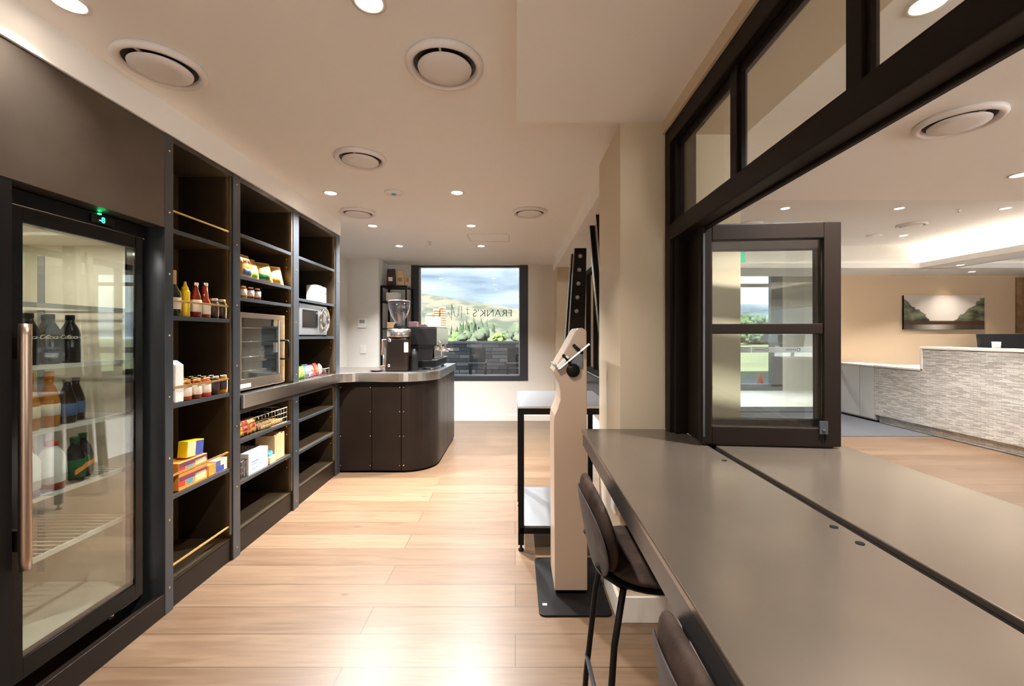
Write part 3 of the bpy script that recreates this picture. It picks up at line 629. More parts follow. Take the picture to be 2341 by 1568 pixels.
shelf_unit('base_shelving', 'empty black steel shelving under the bench at the far end', 3.375, 4.104, 0, .893, .5, [.68, .427], [], (4.104, 4.195, 0), .14)
# ---- stainless worktop with curved peninsula
def arc(cx, cy, r, a0, a1, n=12): return [(cx+r*cos(R(a0+(a1-a0)*i/n)), cy+r*sin(R(a0+(a1-a0)*i/n))) for i in range(n+1)]
pA = fpt('L', (XF+.022, 2.64)); pB = fpt('L', (XF+.022, 4.0)); bk = fpt('L', (XF-.49, 2.64)); bk2 = fpt('L', (XF-.49, 4.2))
xb = pB.x
path = [(pA.x, pA.y), (pB.x, pB.y)]+[(xb+.17+.17*cos(R(a)), 4.0+.17*sin(R(a))) for a in range(180, 89, -10)][1:]
path += [(-1.14, 4.17)]+arc(-1.14, 4.52, .35, -90, 0)[1:]+[(-.79, 5.66)]
poly = path+[(-1.62, 5.66), (-1.62, 4.95), (bk2.x, 4.95), (bk2.x, bk2.y), (bk.x, bk.y)]
t = thing('stainless_worktop', 'stainless steel worktop running along the shelving and curving onto the counter end', 'worktop', (-1.5, 4.0, .9))
b = MB(); b.prism(poly, 'z', .897, .985); b.build('bench_top', 'ss', t, bevel=.003)
pn = thing('counter_base', 'curved counter base clad in dark brown steel panels with brass screws', 'counter', (-1.2, 4.9, 0))
path2 = [(-1.74, 4.2), (-1.413, 4.2), (-1.124, 4.2)]
core = [(-1.735, 4.215), (-1.13, 4.215)]+arc(-1.13, 4.525, .31, -90, 0)[1:]+[(-.82, 5.64), (-1.6, 5.64), (-1.6, 4.93), (-1.735, 4.93)]
b = MB(); b.prism(core, 'z', 0, .893); b.build('core', 'blk', pn)
def panel(pts, th=.012):
    pts = [Vector(p) for p in pts]; out = []
    for i, p in enumerate(pts):
        tdir = (pts[min(i+1, len(pts)-1)]-pts[max(i-1, 0)]).normalized(); n = Vector((tdir.y, -tdir.x)); out.append(p+n*th)
    return [tuple(p) for p in pts]+[tuple(p) for p in out][::-1]
curve = [(-1.121, 4.213)]+arc(-1.13, 4.525, .312, -88, 0)+[(-.818, 4.56)]
segs = [[(-1.733, 4.213), (-1.416, 4.213)], [(-1.410, 4.213), (-1.127, 4.213)], curve, [(-.818, 4.566), (-.818, 4.82)], [(-.818, 4.826), (-.818, 5.09)], [(-.818, 5.096), (-.818, 5.36)], [(-.818, 5.366), (-.818, 5.63)]]
for i, s in enumerate(segs):
    b = MB(); b.prism(panel(s), 'z', .02, .89); p = b.build('cladding_panel', 'panel', pn, bevel=.0015)
    if i < 3: screws(p, [(s[-1][0]-.012 if i < 2 else -1.10, 4.2005, z) for z in (.84, .60, .36, .07)]+([(s[0][0]+.012, 4.2005, z) for z in (.84, .36, .07)] if i == 0 else []), 'y')
    else: screws(p, [(-.806, s[0][1]+.012, z) for z in (.84, .36)])
b = MB(); b.prism(core, 'z', 0, .02); b.build('plinth', 'blk', pn)
# ================================================================ goods on the shelves
def jarproto(name, h, r, body, lab, cap, lz=(.2, .75)):
    return bottle(name, '', 'jar', [(r*.9, 0), (r, .004), (r, h*.78), (r*.8, h*.86), (r*.8, h*.9)], body, (h*lz[0], h*lz[1]), lab, (r*.84, h*.86, h), cap, r+.0008)
z = 1.4485
wb = bottle('vinegar_bottle', 'dark glass bottle with tan neck wrap and white label, left on the upper rail shelf', 'bottle', [(.029, 0), (.032, .005), (.032, .12), (.014, .155), (.012, .165)], 'green_bottle', (.035, .095), 'label', (.0125, .16, .234), 'tan_cap', .0327)
place(wb, (-1.70, 2.17, z), 'L')
ms = thing('mustard_bottle', 'yellow squeezy mustard bottle with a pointed nozzle', 'bottle')
b = MB(); b.lathe([(.020, 0), (.022, .005), (.021, .08), (.022, .13), (.016, .145)], (0, 0, 0), 20); b.build('bottle_body', 'mustard', ms, rel=True)
b = MB(); b.lathe([(.016, .145), (.015, .155), (.008, .165), (.005, .185), (.002, .186)], (0, 0, 0), 16); b.build('nozzle', 'mustard', ms, rel=True)
place(ms, (-1.70, 2.248, z), 'L')
s1_ = bottle('sauce_bottle', 'red-brown sauce bottle with white label, nearer the mustard', 'bottle', [(.025, 0), (.028, .004), (.028, .09), (.02, .13), (.013, .15), (.013, .175)], 'sauce', (.03, .095), 'label', (.0145, .172, .19), 'chrome', .0288)
place(s1_, (-1.70, 2.323, z), 'L'); s1_['group'] = 'sauce bottles on the upper rail shelf'
s2_ = bottle('sauce_bottle', 'orange-brown sauce bottle with pale label, between sauce and jars', 'bottle', [(.024, 0), (.027, .004), (.027, .085), (.018, .11), (.014, .18)], 'sauce2', (.02, .08), 'label', (.0155, .18, .198), 'chrome', .0278)
place(s2_, (-1.70, 2.395, z), 'L'); s2_['group'] = 'sauce bottles on the upper rail shelf'
jr = jarproto('relish_jar', .115, .027, 'darkjar', 'bean', 'cream_pack', (.15, .8))
put(jr, [((-1.70, 2.463, z), 'dark relish jar next to the orange-brown sauce bottle'), ((-1.70, 2.53, z), 'dark relish jar at the right end of the upper rail shelf')], 'relish jars on the upper rail shelf')
z = 1.0105
fb = thing('flour_bag', 'upright white paper bag at the left end of the preserve jar shelf', 'bag')
b = MB(); b.box(-.035, .035, -.03, .03, 0, .19); b.add([(-.035, -.03, .19), (.035, -.03, .19), (.035, .03, .19), (-.035, .03, .19), (-.002, -.03, .215), (-.002, .03, .215)], [(0, 1, 4), (2, 3, 5), (1, 2, 5, 4), (3, 0, 4, 5)]); b.build('bag_body', 'pap', fb, rel=True, bevel=.006)
place(fb, (-1.70, 2.165, z), 'L')
specs = [('label', 'sauce2', 'white-labelled preserve jar beside the paper bag'), ('label', 'sauce', 'pale-labelled preserve jar, second in the front row'), ('label', 'red', 'pale-labelled red preserve jar, third in the front row'), ('bean', 'darkjar', 'dark-labelled preserve jar, fourth in the front row'), ('bean', 'amber', 'dark-labelled preserve jar at the right end of the front row')]
protos = []
for (lb, bd, lab), y in zip(specs, (2.243, 2.318, 2.39, 2.462, 2.53)):
    j = jarproto('preserve_jar', .108, .028, bd, lb, 'brass' if lb == 'label' else 'ss'); place(j, (-1.695, y, z), 'L'); j['label'] = lab; j['group'] = 'preserve jars on the rail shelf'; protos.append((j, y))
for k, xx in ((1, -1.765), (2, -1.835)):
    for j, y in protos:
        c = copy_tree(j, (xx, y, z), 'L', 0, 'dark-lidded preserve jar in the rows behind the front jars', 'dark-lidded preserve jars behind')
def carton(name, label, loc, sx, sy, sz, mats, frame='L', rz=0, tilt=None, group=None, deco=None):
    t = thing(name, label, 'box', loc, frame, rz, group)
    b = MB(); b.box(-sx/2, sx/2, -sy/2, sy/2, 0, sz)
    if tilt: b.xf(tilt)
    b.build('carton', mats[0], t, rel=True, bevel=.002)
    if deco:
        for (m_, ya, yb, za, zb) in deco:
            b = MB(); b.box(sx/2-.0005, sx/2+.0008, ya, yb, za, zb)
            if tilt: b.xf(tilt)
            b.build('printed_panel', m_, t, rel=True)
    return t
z = .5605
cd = [('purple', -.1, .1, .045, .068), ('red', -.1, -.06, .02, .045), ('teal', -.05, -.005, .018, .042), ('cream_pack', .01, .09, .012, .055)]
carton('snack_carton', 'orange and purple carton at the bottom of the stack', (-1.715, 2.262, z), .10, .205, .07, ['orange'], deco=cd, group='orange cartons')
carton('snack_carton', 'orange and purple carton in the middle of the stack', (-1.715, 2.262, z+.0705), .10, .205, .07, ['orange'], deco=cd, group='orange cartons')
carton('biscuit_box', 'blue and cream box standing tilted on the orange cartons', (-1.70, 2.285, z+.1445), .05, .12, .085, ['mustard'], tilt=RX(R(-6), 4, 'X'), deco=[('cream_pack', -.058, .0, .004, .08), ('blue', .0, .058, .004, .08)])
carton('tea_box', 'small yellow box between the cartons and the blue box', (-1.705, 2.408, z), .07, .05, .062, ['chip'])
carton('biscuit_box', 'blue and white box at the right end of the carton shelf', (-1.70, 2.49, z), .06, .10, .07, ['label'], deco=[('blue', -.048, .02, .004, .035), ('blue_print', -.048, -.01, .035, .066)])
# unit 2
def chip_bag(label, loc, rz, lean, mat_='chip', deco='blue_print', h=.15, w=.14, frame='L'):
    t = thing('crisp_bag', label, 'snack bag', loc, frame, rz, 'crisp bags on the shelf')
    rot = RX(-lean, 4, 'Y')
    sd = loc[1]*7
    b = MB(); b.pouch(w, h, .030, 14, sd); b.xf(rot); b.build('bag_body', mat_, t, rel=True)
    b = MB(); b.pouch(w*.74, h*.42, .024, 10, sd); b.xf(rot @ TR(.0095, .0, h*.10)); b.build('printed_panel', deco, t, rel=True)
    b = MB(); b.box(-.0018, .0018, -w*.49, w*.49, h-.006, h+.006); b.xf(rot); b.build('top_seal', mat_, t, rel=True)
    return t
z = 1.7235
cb1 = chip_bag('crisp bag with blue print at the left of the snack shelf', (-1.715, 2.785, z), 0, R(8))
text_mesh('SALTED', .026, 'sauce', cb1, RX(-R(8), 4, 'Y') @ TR(.031, .0, .102) @ FACE_PX, name='lettering', ext=.0015)
chip_bag('crisp bag with pale green print, second from left', (-1.74, 2.90, z), -.15, R(14), 'chip2', 'lime')
chip_bag('plump crisp bag turned aside with green print, in the middle', (-1.73, 3.02, z), -.55, R(20), 'chip', 'green')
chip_bag('crisp bag half hidden between the two plump bags', (-1.84, 3.07, z), -.4, R(12), 'chip', 'purple')
chip_bag('plump crisp bag with brown print at the right end', (-1.73, 3.165, z), -.6, R(22), 'chip2', 'orange')
z = 1.5885
jj = jarproto('jam_jar', .082, .029, 'amber', 'label', 'brass', (.22, .7)); place(jj, (-1.705, 2.735, z), 'L'); jj['label'] = 'amber jam jar, leftmost under the crisp bags'; jj['group'] = 'jam jars'
jj2 = jarproto('jam_jar', .082, .029, 'sauce', 'label', 'ss', (.22, .7))
put(jj2, [((-1.705, 2.813, z), 'dark red jam jar in the middle under the crisp bags'), ((-1.705, 2.89, z), 'dark red jam jar, rightmost under the crisp bags')], 'jam jars')
# oven
z = .9855
ov = thing('convection_oven', 'stainless countertop oven with large glass door, standing on the bench', 'oven', (-1.7, 2.95, z), 'L')
ox = -1.685; oy0, oy1, oz1 = 2.665, 3.225, 1.50
b = MB(); b.box(ox-.44, ox-.03, oy0, oy1, z+.015, oz1); b.build('oven_body', 'ss', ov, bevel=.006)
b = MB(); b.box(ox-.03, ox, oy0, oy1, z+.015, z+.085); b.box(ox-.03, ox, oy0, oy1, oz1-.035, oz1); b.box(ox-.03, ox, oy1-.075, oy1, z+.085, oz1-.035); b.box(ox-.03, ox, oy0, oy0+.04, z+.085, oz1-.035); dr = b.build('door', 'ss', ov, bevel=.004)
b = MB(); b.box(ox-.012, ox-.006, oy0+.04, oy1-.075, z+.085, oz1-.035); b.build('door_glass', 'glassf', dr)
b = MB(); b.box(ox-.029, ox-.028, oy0+.04, oy1-.075, z+.085, oz1-.035); b.build('door_backing', 'chairgrey', dr)
b = MB(); b.tube([(ox, oy1-.03, 1.175), (ox+.04, oy1-.03, 1.18), (ox+.045, oy1-.03, 1.20), (ox+.045, oy1-.03, 1.29), (ox+.04, oy1-.03, 1.31), (ox, oy1-.03, 1.315)], .007, 8); b.build('handle', 'blk', dr)
for zz in (1.40, 1.31, 1.21, 1.12):
    b = MB(); b.tube([(ox-.018, oy0+.045, zz), (ox-.018, oy1-.08, zz)], .003, 6); b.build('rack', 'chrome', ov)
b = MB(); b.box(ox, ox+.002, oy0+.02, oy0+.13, z+.03, z+.055); b.build('maker_plate', 'label', ov)
for yy in (oy0+.05, oy1-.05):
    for xx in (ox-.06, ox-.38): b = MB(); b.cyl((xx, yy, 0), .018, z, z+.015, 12); b.build('foot', 'blk', ov)
# unit 3
z = 1.6485
cn = thing('storage_canister', '', 'canister')
b = MB(); b.box(-.05, .05, -.055, .055, 0, .155); b.build('canister_body', 'pap', cn, rel=True, bevel=.01)
b = MB(); b.box(.05, .053, .02, .034, .09, .10); b.build('latch', 'blk', cn, rel=True)
put(cn, [((-1.75, 3.86, z), 'larger white canister on the shelf above the microwave'), ((-1.77, 4.0, z), 'white canister behind the first one above the microwave')], 'white canisters')
z = 1.3425
mw = thing('microwave', 'silver microwave with a big oval chrome handle', 'microwave', (-1.7, 3.7, z), 'L')
mx_, m0, m1, mz = -1.675, 3.43, 3.955, 1.615
b = MB(); b.box(mx_-.35, mx_-.02, m0, m1, z+.012, mz); b.build('microwave_body', 'sstop', mw, bevel=.006)
b = MB(); b.box(mx_-.02, mx_, m0, m1, z+.012, mz); dr = b.build('door', 'sstop', mw, bevel=.006)
b = MB(); b.box(mx_, mx_+.003, m0+.05, m1-.20, z+.075, mz-.05); b.build('window', 'blkgloss', dr)
b = MB(); b.tube([(mx_+.022, m1-.10+.085*cos(a), (z+mz)/2+.012+.095*sin(a)) for a in [2*pi*i/28 for i in range(28)]], .012, 8, True); b.build('handle', 'chrome', dr)
b = MB()
def fn(u, v): return (Vector((mx_, m1-.10+u*.068, (z+mz)/2+.012+v*.082)), Vector((1, 0, 0)))
b.pad(fn, .02, 24, 5, 2.2, back=0); b.build('control_oval', 'ss', mw)
for xx in (mx_-.05, mx_-.32): b = MB(); b.box(xx, xx+.02, m0+.04, m1-.04, z, z+.012); b.build('foot', 'blk', mw)
# wire baskets
def wire_basket(name, label, x0, x1, y0, y1, z0, h, frame='L', nu=4, nv=9, rows=3, mat_='chrome'):
    t = thing(name, label, 'basket', (x0, y0, z0), frame)
    b = MB()
    for i in range(rows+1):
        zz = z0+.003+h*i/rows; r = .0035 if i == rows else .002
        b.tube([(x0, y0, zz), (x1, y0, zz), (x1, y1, zz), (x0, y1, zz)], r, 6, True)
    for i in range(nv+1):
        yy = y0+(y1-y0)*i/nv
        b.tube([(x1, yy, z0+h), (x1, yy, z0+.003), (x0, yy, z0+.003), (x0, yy, z0+h)], .0018, 5)
    for i in range(nu+1):
        xx = x0+(x1-x0)*i/nu; b.tube([(xx, y0, z0+h), (xx, y0, z0+.003), (xx, y1, z0+.003), (xx, y1, z0+h)], .0018, 5)
    b.build('wire_frame', mat_, t)
    return t
def snack_pack(label, loc, mat_, deco, rz=0, lean=.2, h=.09, w=.09, group='small snack packs', frame='L', th=.02):
    t = thing('snack_pack', label, 'snack pack', loc, frame, rz, group)
    rot = RX(-lean, 4, 'Y')
    sd = loc[1]*9+mat_.__len__()
    b = MB(); b.pouch(w, h, th, 12, sd); b.xf(rot); b.build('pack_body', mat_, t, rel=True)
    b = MB(); b.pouch(w*.7, h*.45, th*.8, 8, sd); b.xf(rot @ TR(th*.32, 0, h*.25)); b.build('printed_panel', deco, t, rel=True)
    return t
wire_basket('wire_basket', 'low chrome wire basket of sweets on the bench under the microwave', -1.80, -1.665, 3.50, 3.97, .9855, .06)
for i, (y, m_, d_, l) in enumerate(((3.545, 'lime', 'orange', 'green sweet packet at the left in the low wire basket'), (3.635, 'blue_print', 'label', 'pale blue sweet packet in the low wire basket'), (3.73, 'pink', 'red', 'pink sweet packet in the middle of the low wire basket'), (3.82, 'red', 'mustard', 'red sweet packet in the low wire basket'), (3.91, 'pink', 'green', 'pink and green sweet packet at the right of the low wire basket'))):
    snack_pack(l, (-1.715, y, .9915), m_, d_, (i-2)*.12, .18, .105+.01*(i % 2), .085, 'sweet packets in the bench basket')
wire_basket('wire_basket', 'white wire basket of snack packs under the bench', -1.95, -1.672, 2.66, 3.225, .7005, .105, nv=14, nu=5)
for i, (y, x, m_, d_, l) in enumerate(((2.70, -1.705, 'mustard', 'orange', 'yellow snack pack at the left end of the under-bench basket'), (2.77, -1.71, 'red', 'pink', 'red snack pack beside the yellow one in the under-bench basket'), (2.845, -1.705, 'orange', 'red', 'orange snack pack, right of the red ones in the under-bench basket'), (2.79, -1.79, 'red', 'purple', 'red snack pack lying higher behind the others in the basket'))):
    snack_pack(l, (x, y, .7065), m_, d_, 0, .25, .10+.02*(i == 3), .09, 'snack packs in the under-bench basket')
o = carton('card_tray', 'flat pale card tray in the right half of the under-bench basket', (-1.80, 3.06, .7065), .22, .28, .025, ['chip2'])
z = .4455
carton('white_box', 'large white carton with faint print on the lower shelf', (-1.76, 2.86, z), .18, .22, .14, ['pap'], deco=[('blue_print', -.08, .0, .075, .080), ('blue_print', -.08, -.02, .06, .064), ('blue_print', -.08, -.01, .03, .034)])
wire_basket('letter_rack', 'small wire rack at the left end of the lower shelf', -1.74, -1.672, 2.655, 2.735, z, .11, nv=3, nu=2)
carton('kraft_tray', 'small open kraft tray with teal sachets', (-1.71, 3.035, z), .08, .075, .05, ['kraft'], deco=None)
b = MB(); b.obox((-1.71, 3.03, z+.065), .06, .05, .03, Matrix.Rotation(.4, 3, 'X')); o = b.build('sachet_bundle', 'teal', None, bevel=.006, frame='L', loc=(-1.71, 3.03, z+.05)); tag(o, 'bundle of teal sachets in the small kraft tray', 'sachets')
for i in range(5):
    b = MB(); b.box(-.07, .07, -.0125, .0125, 0, .178+.006*((i*7) % 3)); o = b.build('folded_bag', 'kraft', None, bevel=.001, frame='L', loc=(-1.755, 3.098+i*.027, z), rel=True)
    tag(o, ['upright folded kraft bag nearest the white carton', 'second upright folded kraft bag from the left', 'middle one of the upright folded kraft bags', 'fourth upright folded kraft bag from the left', 'rightmost upright folded kraft bag'][i], 'paper bag', 'upright folded kraft bags')
# ================================================================ coffee gear
zt_ = .9855
cm = thing('espresso_machine', 'black and steel espresso machine on the curved counter end', 'coffee machine', (-1.0, 4.9, zt_))
y0, y1 = 4.56, 5.32
b = MB(); b.box(-1.17, -.845, y0, y1, 1.243, 1.437); b.build('upper_housing', 'blk', cm, bevel=.012, seg=3)
b = MB(); b.prism([(-1.17, 1.085), (-.895, 1.085), (-.868, 1.243), (-1.17, 1.243)], 'y', y0+.01, y1-.01); b.build('back_column', 'blk', cm, bevel=.004)
b = MB(); b.box(-1.17, -.855, y0, y1, zt_+.02, 1.085); b.build('base', 'blkgloss', cm, bevel=.006)
b = MB(); b.box(-.846, -.838, y0+.01, y1, 1.245, 1.435); b.box(-.87, -.862, y0+.02, y1-.02, 1.10, 1.24); b.build('front_panel', 'ss', cm, bevel=.002)
b = MB(); b.box(-.99, -.835, y0+.02, y1-.02, 1.085, 1.095); b.build('drip_tray', 'chrome', cm)
for yy in (4.75, 5.1):
    b = MB(); b.cyl((-.87, yy, 0), .035, 1.19, 1.245, 18); b.tube([(-.87, yy, 1.19), (-.74, yy, 1.18)], .013, 8); b.build('group_head', 'chrome', cm)
b = MB(); b.tube([(-.83, 4.62, 1.3), (-.80, 4.62, 1.25), (-.80, 4.62, 1.12)], .005, 6); b.build('steam_wand', 'chrome', cm)
b = MB(); b.box(-1.17, -.85, y0, y1, 1.437, 1.447); b.build('cup_rail', 'edge', cm)
for yy in (y0+.04, y1-.04):
    for xx in (-1.12, -.9): b = MB(); b.cyl((xx, yy, 0), .02, zt_, zt_+.022, 12); b.build('foot', 'chrome', cm)
gr = thing('coffee_grinder', 'tall black coffee grinder with a clear hopper and steel collar', 'coffee grinder', (-1.22, 4.42, zt_))
gx, gy = -1.215, 4.42
b = MB(); b.prism([(gx-.115, zt_), (gx+.115, zt_), (gx+.105, 1.33), (gx-.095, 1.33)], 'y', gy-.08, gy+.12); b.build('grinder_body', 'panel', gr, bevel=.02, seg=3)
b = MB(); b.lathe([(.118, 1.335), (.122, 1.34), (.122, 1.41), (.11, 1.42)], (gx+.005, gy+.02, 0), 32); b.build('steel_collar', 'ss', gr)
b = MB(); b.lathe([(.05, 1.42), (.055, 1.45), (.04, 1.47), (.04, 1.475)], (gx+.01, gy, 0), 24); b.build('neck', 'blk', gr)
b = MB(); b.lathe([(.038, 1.475), (.045, 1.49), (.085, 1.56), (.106, 1.63), (.112, 1.69), (.109, 1.69), (.103, 1.63), (.082, 1.562), (.042, 1.492), (.035, 1.478)], (gx+.012, gy, 0), 32, False); b.build('hopper', 'hop', gr)
b = MB(); b.lathe([(.113, 1.69), (.115, 1.70), (.11, 1.712), (.03, 1.716), (.001, 1.716)], (gx+.012, gy, 0), 32); b.build('hopper_lid', 'bean', gr)
b = MB(); b.lathe([(.002, 1.50), (.035, 1.50), (.035, 1.545), (.002, 1.55)], (gx+.012, gy, 0), 16, False); b.build('hopper_gate', 'hop', gr)
for dx, zz in ((-.06, 1.30), (-.07, 1.045)):
    b = MB(); b.lathe([(.018, 0), (.016, .012), (.001, .014)], (0, 0, 0), 16); b.xf(TR(gx+dx, gy-.08, zz) @ RX(pi/2, 4, 'X')); b.build('knob', 'chrome', gr)
b = MB(); b.tube([(gx-.10, gy-.02, 1.30), (gx-.15, gy-.03, 1.31), (gx-.155, gy-.03, 1.15)], .01, 8); b.box(gx-.17, gx-.11, gy-.07, gy+.02, 1.02, 1.04); b.tube([(gx-.13, gy-.03, 1.04), (gx-.14, gy-.04, 1.15)], .006, 8); b.build('portafilter_fork', 'ssb', gr)
b = MB(); b.box(gx+.085, gx+.125, gy-.085, gy-.078, 1.18, 1.28); b.build('dial_plate', 'label', gr)
# counter bottle next to the grinder
b = MB(); b.lathe([(.038, 0), (.04, .004), (.04, .15), (.036, .19), (.02, .205), (.02, .225)], (0, 0, 0), 20); o = b.build('dark_canister', 'blk', None, loc=(-1.055, 4.44, zt_), rel=True); tag(o, 'dark cylindrical canister between grinder and espresso machine', 'canister')
kb = thing('saucer', 'shallow metal dish on the counter left of the grinder', 'dish', (-1.42, 4.36, zt_))
b = MB(); b.lathe([(.045, 0), (.075, .012), (.078, .014), (.05, .005), (.001, .004)], (-1.42, 4.36, zt_), 28); b.build('dish_body', 'chrome', kb)
b = MB(); b.lathe([(.06, .0095), (.066, .0145), (.064, .0150), (.001, .011)], (-1.42, 4.36, zt_), 24); b.build('dark_contents', 'bean', kb)
# things on top of the machine
z = 1.4475
def cup_stack(label, loc, n, r=.04, m_='kraftd'):
    t = thing('cup_stack', label, 'paper cups', loc, group='stacks of takeaway cups')
    for i in range(n):
        zz = i*.028
        b = MB(); b.lathe([(r, zz), (r, zz+.006), (r*.98, zz+.01), (r*.92, zz+.03)], (0, 0, 0), 20); b.build('cup', m_, t, rel=True)
cup_stack('shortest stack of dark takeaway cups on the espresso machine', (-1.03, 5.13, z), 6)
cup_stack('middle stack of dark takeaway cups on the espresso machine', (-.955, 5.17, z), 8)
cup_stack('tallest stack of dark takeaway cups on the espresso machine', (-.885, 5.2, z), 9)
carton('cup_box', 'pale slatted cardboard box of lids before the takeaway cups', (-.935, 4.86, z), .15, .14, .115, ['kraft'], 'W', deco=[('label', -.05, .05, .02, .1)])
carton('tamper_box', 'small dark box on top of the espresso machine', (-1.13, 4.75, z), .09, .09, .055, ['bean'], 'W')
carton('dark_tray', 'low dark tray beside the small box on the machine', (-1.01, 4.70, z), .08, .09, .025, ['bean'], 'W')
# small shelf by the window
sx0, sx1, sy0, sy1 = -1.99, -1.60, 6.30, 6.70
t = thing('wall_rack', 'slim black steel rack in the corner left of the window', 'rack', (sx0, sy0, 0))
b = MB()
for x in (sx0, sx1-.025):
    for y in (sy0, sy1-.025): b.box(x, x+.025, y, y+.025, 0, 2.09)
b.build('rack_frame', 'blk', t)
for zz in (2.09, 1.86, 1.46, .9, .4):
    b = MB(); b.box(sx0, sx1, sy0, sy1, zz-.02, zz); b.build('rack_shelf', 'blk', t, bevel=.002)
def coffee_bag(label, loc, m_, w=.13, h=.24, rz=0):
    t = thing('coffee_bag', label, 'coffee bag', loc, 'W', rz, 'coffee bags on the rack')
    b = MB(); b.prism([(-.04, 0), (.04, 0), (.045, .14), (.012, h), (-.012, h), (-.045, .14)], 'x', -w/2, w/2); b.build('bag_body', m_, t, rel=True, bevel=.012)
    b = MB(); b.box(-w*.25, w*.25, -.046, -.042, .07, .13); b.build('bag_label', 'label' if m_ == 'bean' else 'kraftd', t, rel=True)
coffee_bag('dark brown coffee bag on top of the black rack', (-1.86, 6.40, 2.0905), 'bean', .12, .26)
coffee_bag('kraft coffee bag next to the dark one on the rack', (-1.73, 6.42, 2.0905), 'kraft', .10, .24, .2)
coffee_bag('shorter kraft coffee bag at the right on top of the rack', (-1.645, 6.50, 2.0905), 'kraft', .08, .17, .3)
carton('white_carton', 'white square carton on the upper tier of the black rack', (-1.83, 6.42, 1.8605), .18, .16, .13, ['pap'], 'W')
carton('kraft_tub', 'small kraft tub with green lid on the rack behind the grinder', (-1.85, 6.42, 1.4605), .12, .12, .09, ['kraft'], 'W', deco=None)
# thermostat, switch
t = thing('thermostat', 'white wall thermostat with grey screen above the light switch', 'thermostat', (-2.234, 6.25, 1.53))
b = MB(); b.box(-2.30, -2.175, 6.23, 6.25, 1.465, 1.60); b.build('thermostat_body', 'white', t, bevel=.004)
b = MB(); b.box(-2.275, -2.20, 6.227, 6.231, 1.53, 1.58); b.build('screen', 'grey', t)
t = thing('light_switch', 'white light switch plate on the wall below the thermostat', 'light switch', (-2.23, 6.25, 1.145))
b = MB(); b.box(-2.272, -2.185, 6.24, 6.25, 1.085, 1.21); b.build('switch_plate', 'white', t, bevel=.003)
b = MB(); b.box(-2.24, -2.217, 6.236, 6.241, 1.13, 1.165); b.build('rocker', 'pap', t, bevel=.002)
# ================================================================ work table, kiosk
tb = thing('work_table', 'stainless topped prep table with black frame and lower shelf', 'table', (.3, 3.0, 0))
b = MB(); b.box(.016, .612, 2.66, 3.40, .895, .91); b.build('table_top', 'sstop', tb, bevel=.002)
b = MB(); b.box(.018, .61, 2.665, 2.70, .857, .895); b.box(.018, .61, 3.36, 3.395, .857, .895); b.box(.018, .053, 2.70, 3.36, .857, .895); b.box(.575, .61, 2.70, 3.36, .857, .895); b.build('top_rail', 'blk', tb)
b = MB(); b.box(.03, .60, 2.68, 3.38, .148, .155); b.build('lower_shelf', 'sstop', tb)
b = MB(); b.box(.03, .60, 2.665, 2.70, .112, .148); b.box(.03, .60, 3.36, 3.395, .112, .148); b.build('shelf_rail', 'blk', tb)
for x in (.018, .573):
    for y in (2.665, 3.358):
        b = MB(); b.box(x, x+.037, y, y+.037, .04, .857); lg = b.build('leg', 'blk', tb, bevel=.002)
        b = MB(); b.lathe([(.018, 0), (.018, .01), (.007, .014), (.007, .042)], (x+.0185, y+.0185, 0), 12); b.build('levelling_foot', 'blk', lg)
kx = thing('payment_kiosk', 'beige sheet-metal self-service kiosk seen side on, on a black base plate', 'kiosk', (.3, 2.3, 0))
def rrect(x0, x1, y0, y1, r, n=5):
    p = []
    for cx, cy, a in ((x1-r, y0+r, -90), (x1-r, y1-r, 0), (x0+r, y1-r, 90), (x0+r, y0+r, 180)): p += arc(cx, cy, r, a, a+90, n)
    return p
b = MB(); b.prism(rrect(.115, .47, 2.045, 2.58, .03), 'z', 0, .010); bp_ = b.build('base_plate', 'blk', kx, bevel=.003)
b = MB(); b.box(.136, .158, 2.12, 2.135, .0101, .0108); b.build('base_marking', 'label', bp_)
Yk = 2.21
kp = [(1268, 1350), (1343, 1350), (1342, 900), (1341, 757), (1337, 753), (1330, 749), (1322, 750), (1317, 755), (1295, 796), (1273, 833), (1266, 849), (1268, 856), (1273, 864), (1278, 878), (1281, 892), (1281.5, 914), (1275, 934), (1268, 950), (1266, 965)]
kp = [(PX(a, Yk), PZ(c, Yk)) for a, c in kp]
b = MB(); b.prism(kp, 'y', Yk, 2.46); b.build('kiosk_body', 'kiosk', kx, bevel=.004)
b = MB(); b.box(.212, .368, 2.225, 2.445, .010, .032); b.build('plinth', 'blk', kx)
dk = Vector((PX(1315, Yk)-PX(1285, Yk), 0, PZ(785, Yk)-PZ(825, Yk)))
b = MB(); b.lathe([(.034, 0), (.034, .012), (.001, .012)], (0, 0, 0), 28); b.xf(TR(PX(1310, Yk), Yk, PZ(847, Yk)) @ RX(pi/2, 4, 'X')); b.build('pivot_disc', 'blk', kx)
q = lambda a, c: (PX(a, Yk), PZ(c, Yk))
b = MB(); b.prism([q(1303, 829), q(1324, 803), q(1331, 803), q(1332, 836), q(1328, 843), q(1322, 838), q(1315, 832)], 'y', Yk-.008, Yk); b.build('side_bracket', 'blkgloss', kx, bevel=.002)
for a, c, a2, c2 in ((1288, 813, 1302, 830), (1312, 790, 1329, 806)):
    p1, p2 = Vector((PX(a, Yk), Yk-.012, PZ(c, Yk))), Vector((PX(a2, Yk), Yk-.012, PZ(c2, Yk)))
    b = MB(); b.tube([p1, p1.lerp(p2, .5), p2], .0085, 10); b.sphere(tuple(p1), .0088); b.sphere(tuple(p2), .0088); b.build('bracket_arm', 'blk', kx)
b = MB(); b.prism([q(1273, 845), q(1277, 840), q(1345, 784), q(1348, 787), q(1280, 843)], 'y', Yk-.02, Yk-.001); b.build('card_reader_tray', 'ss', kx, bevel=.001)
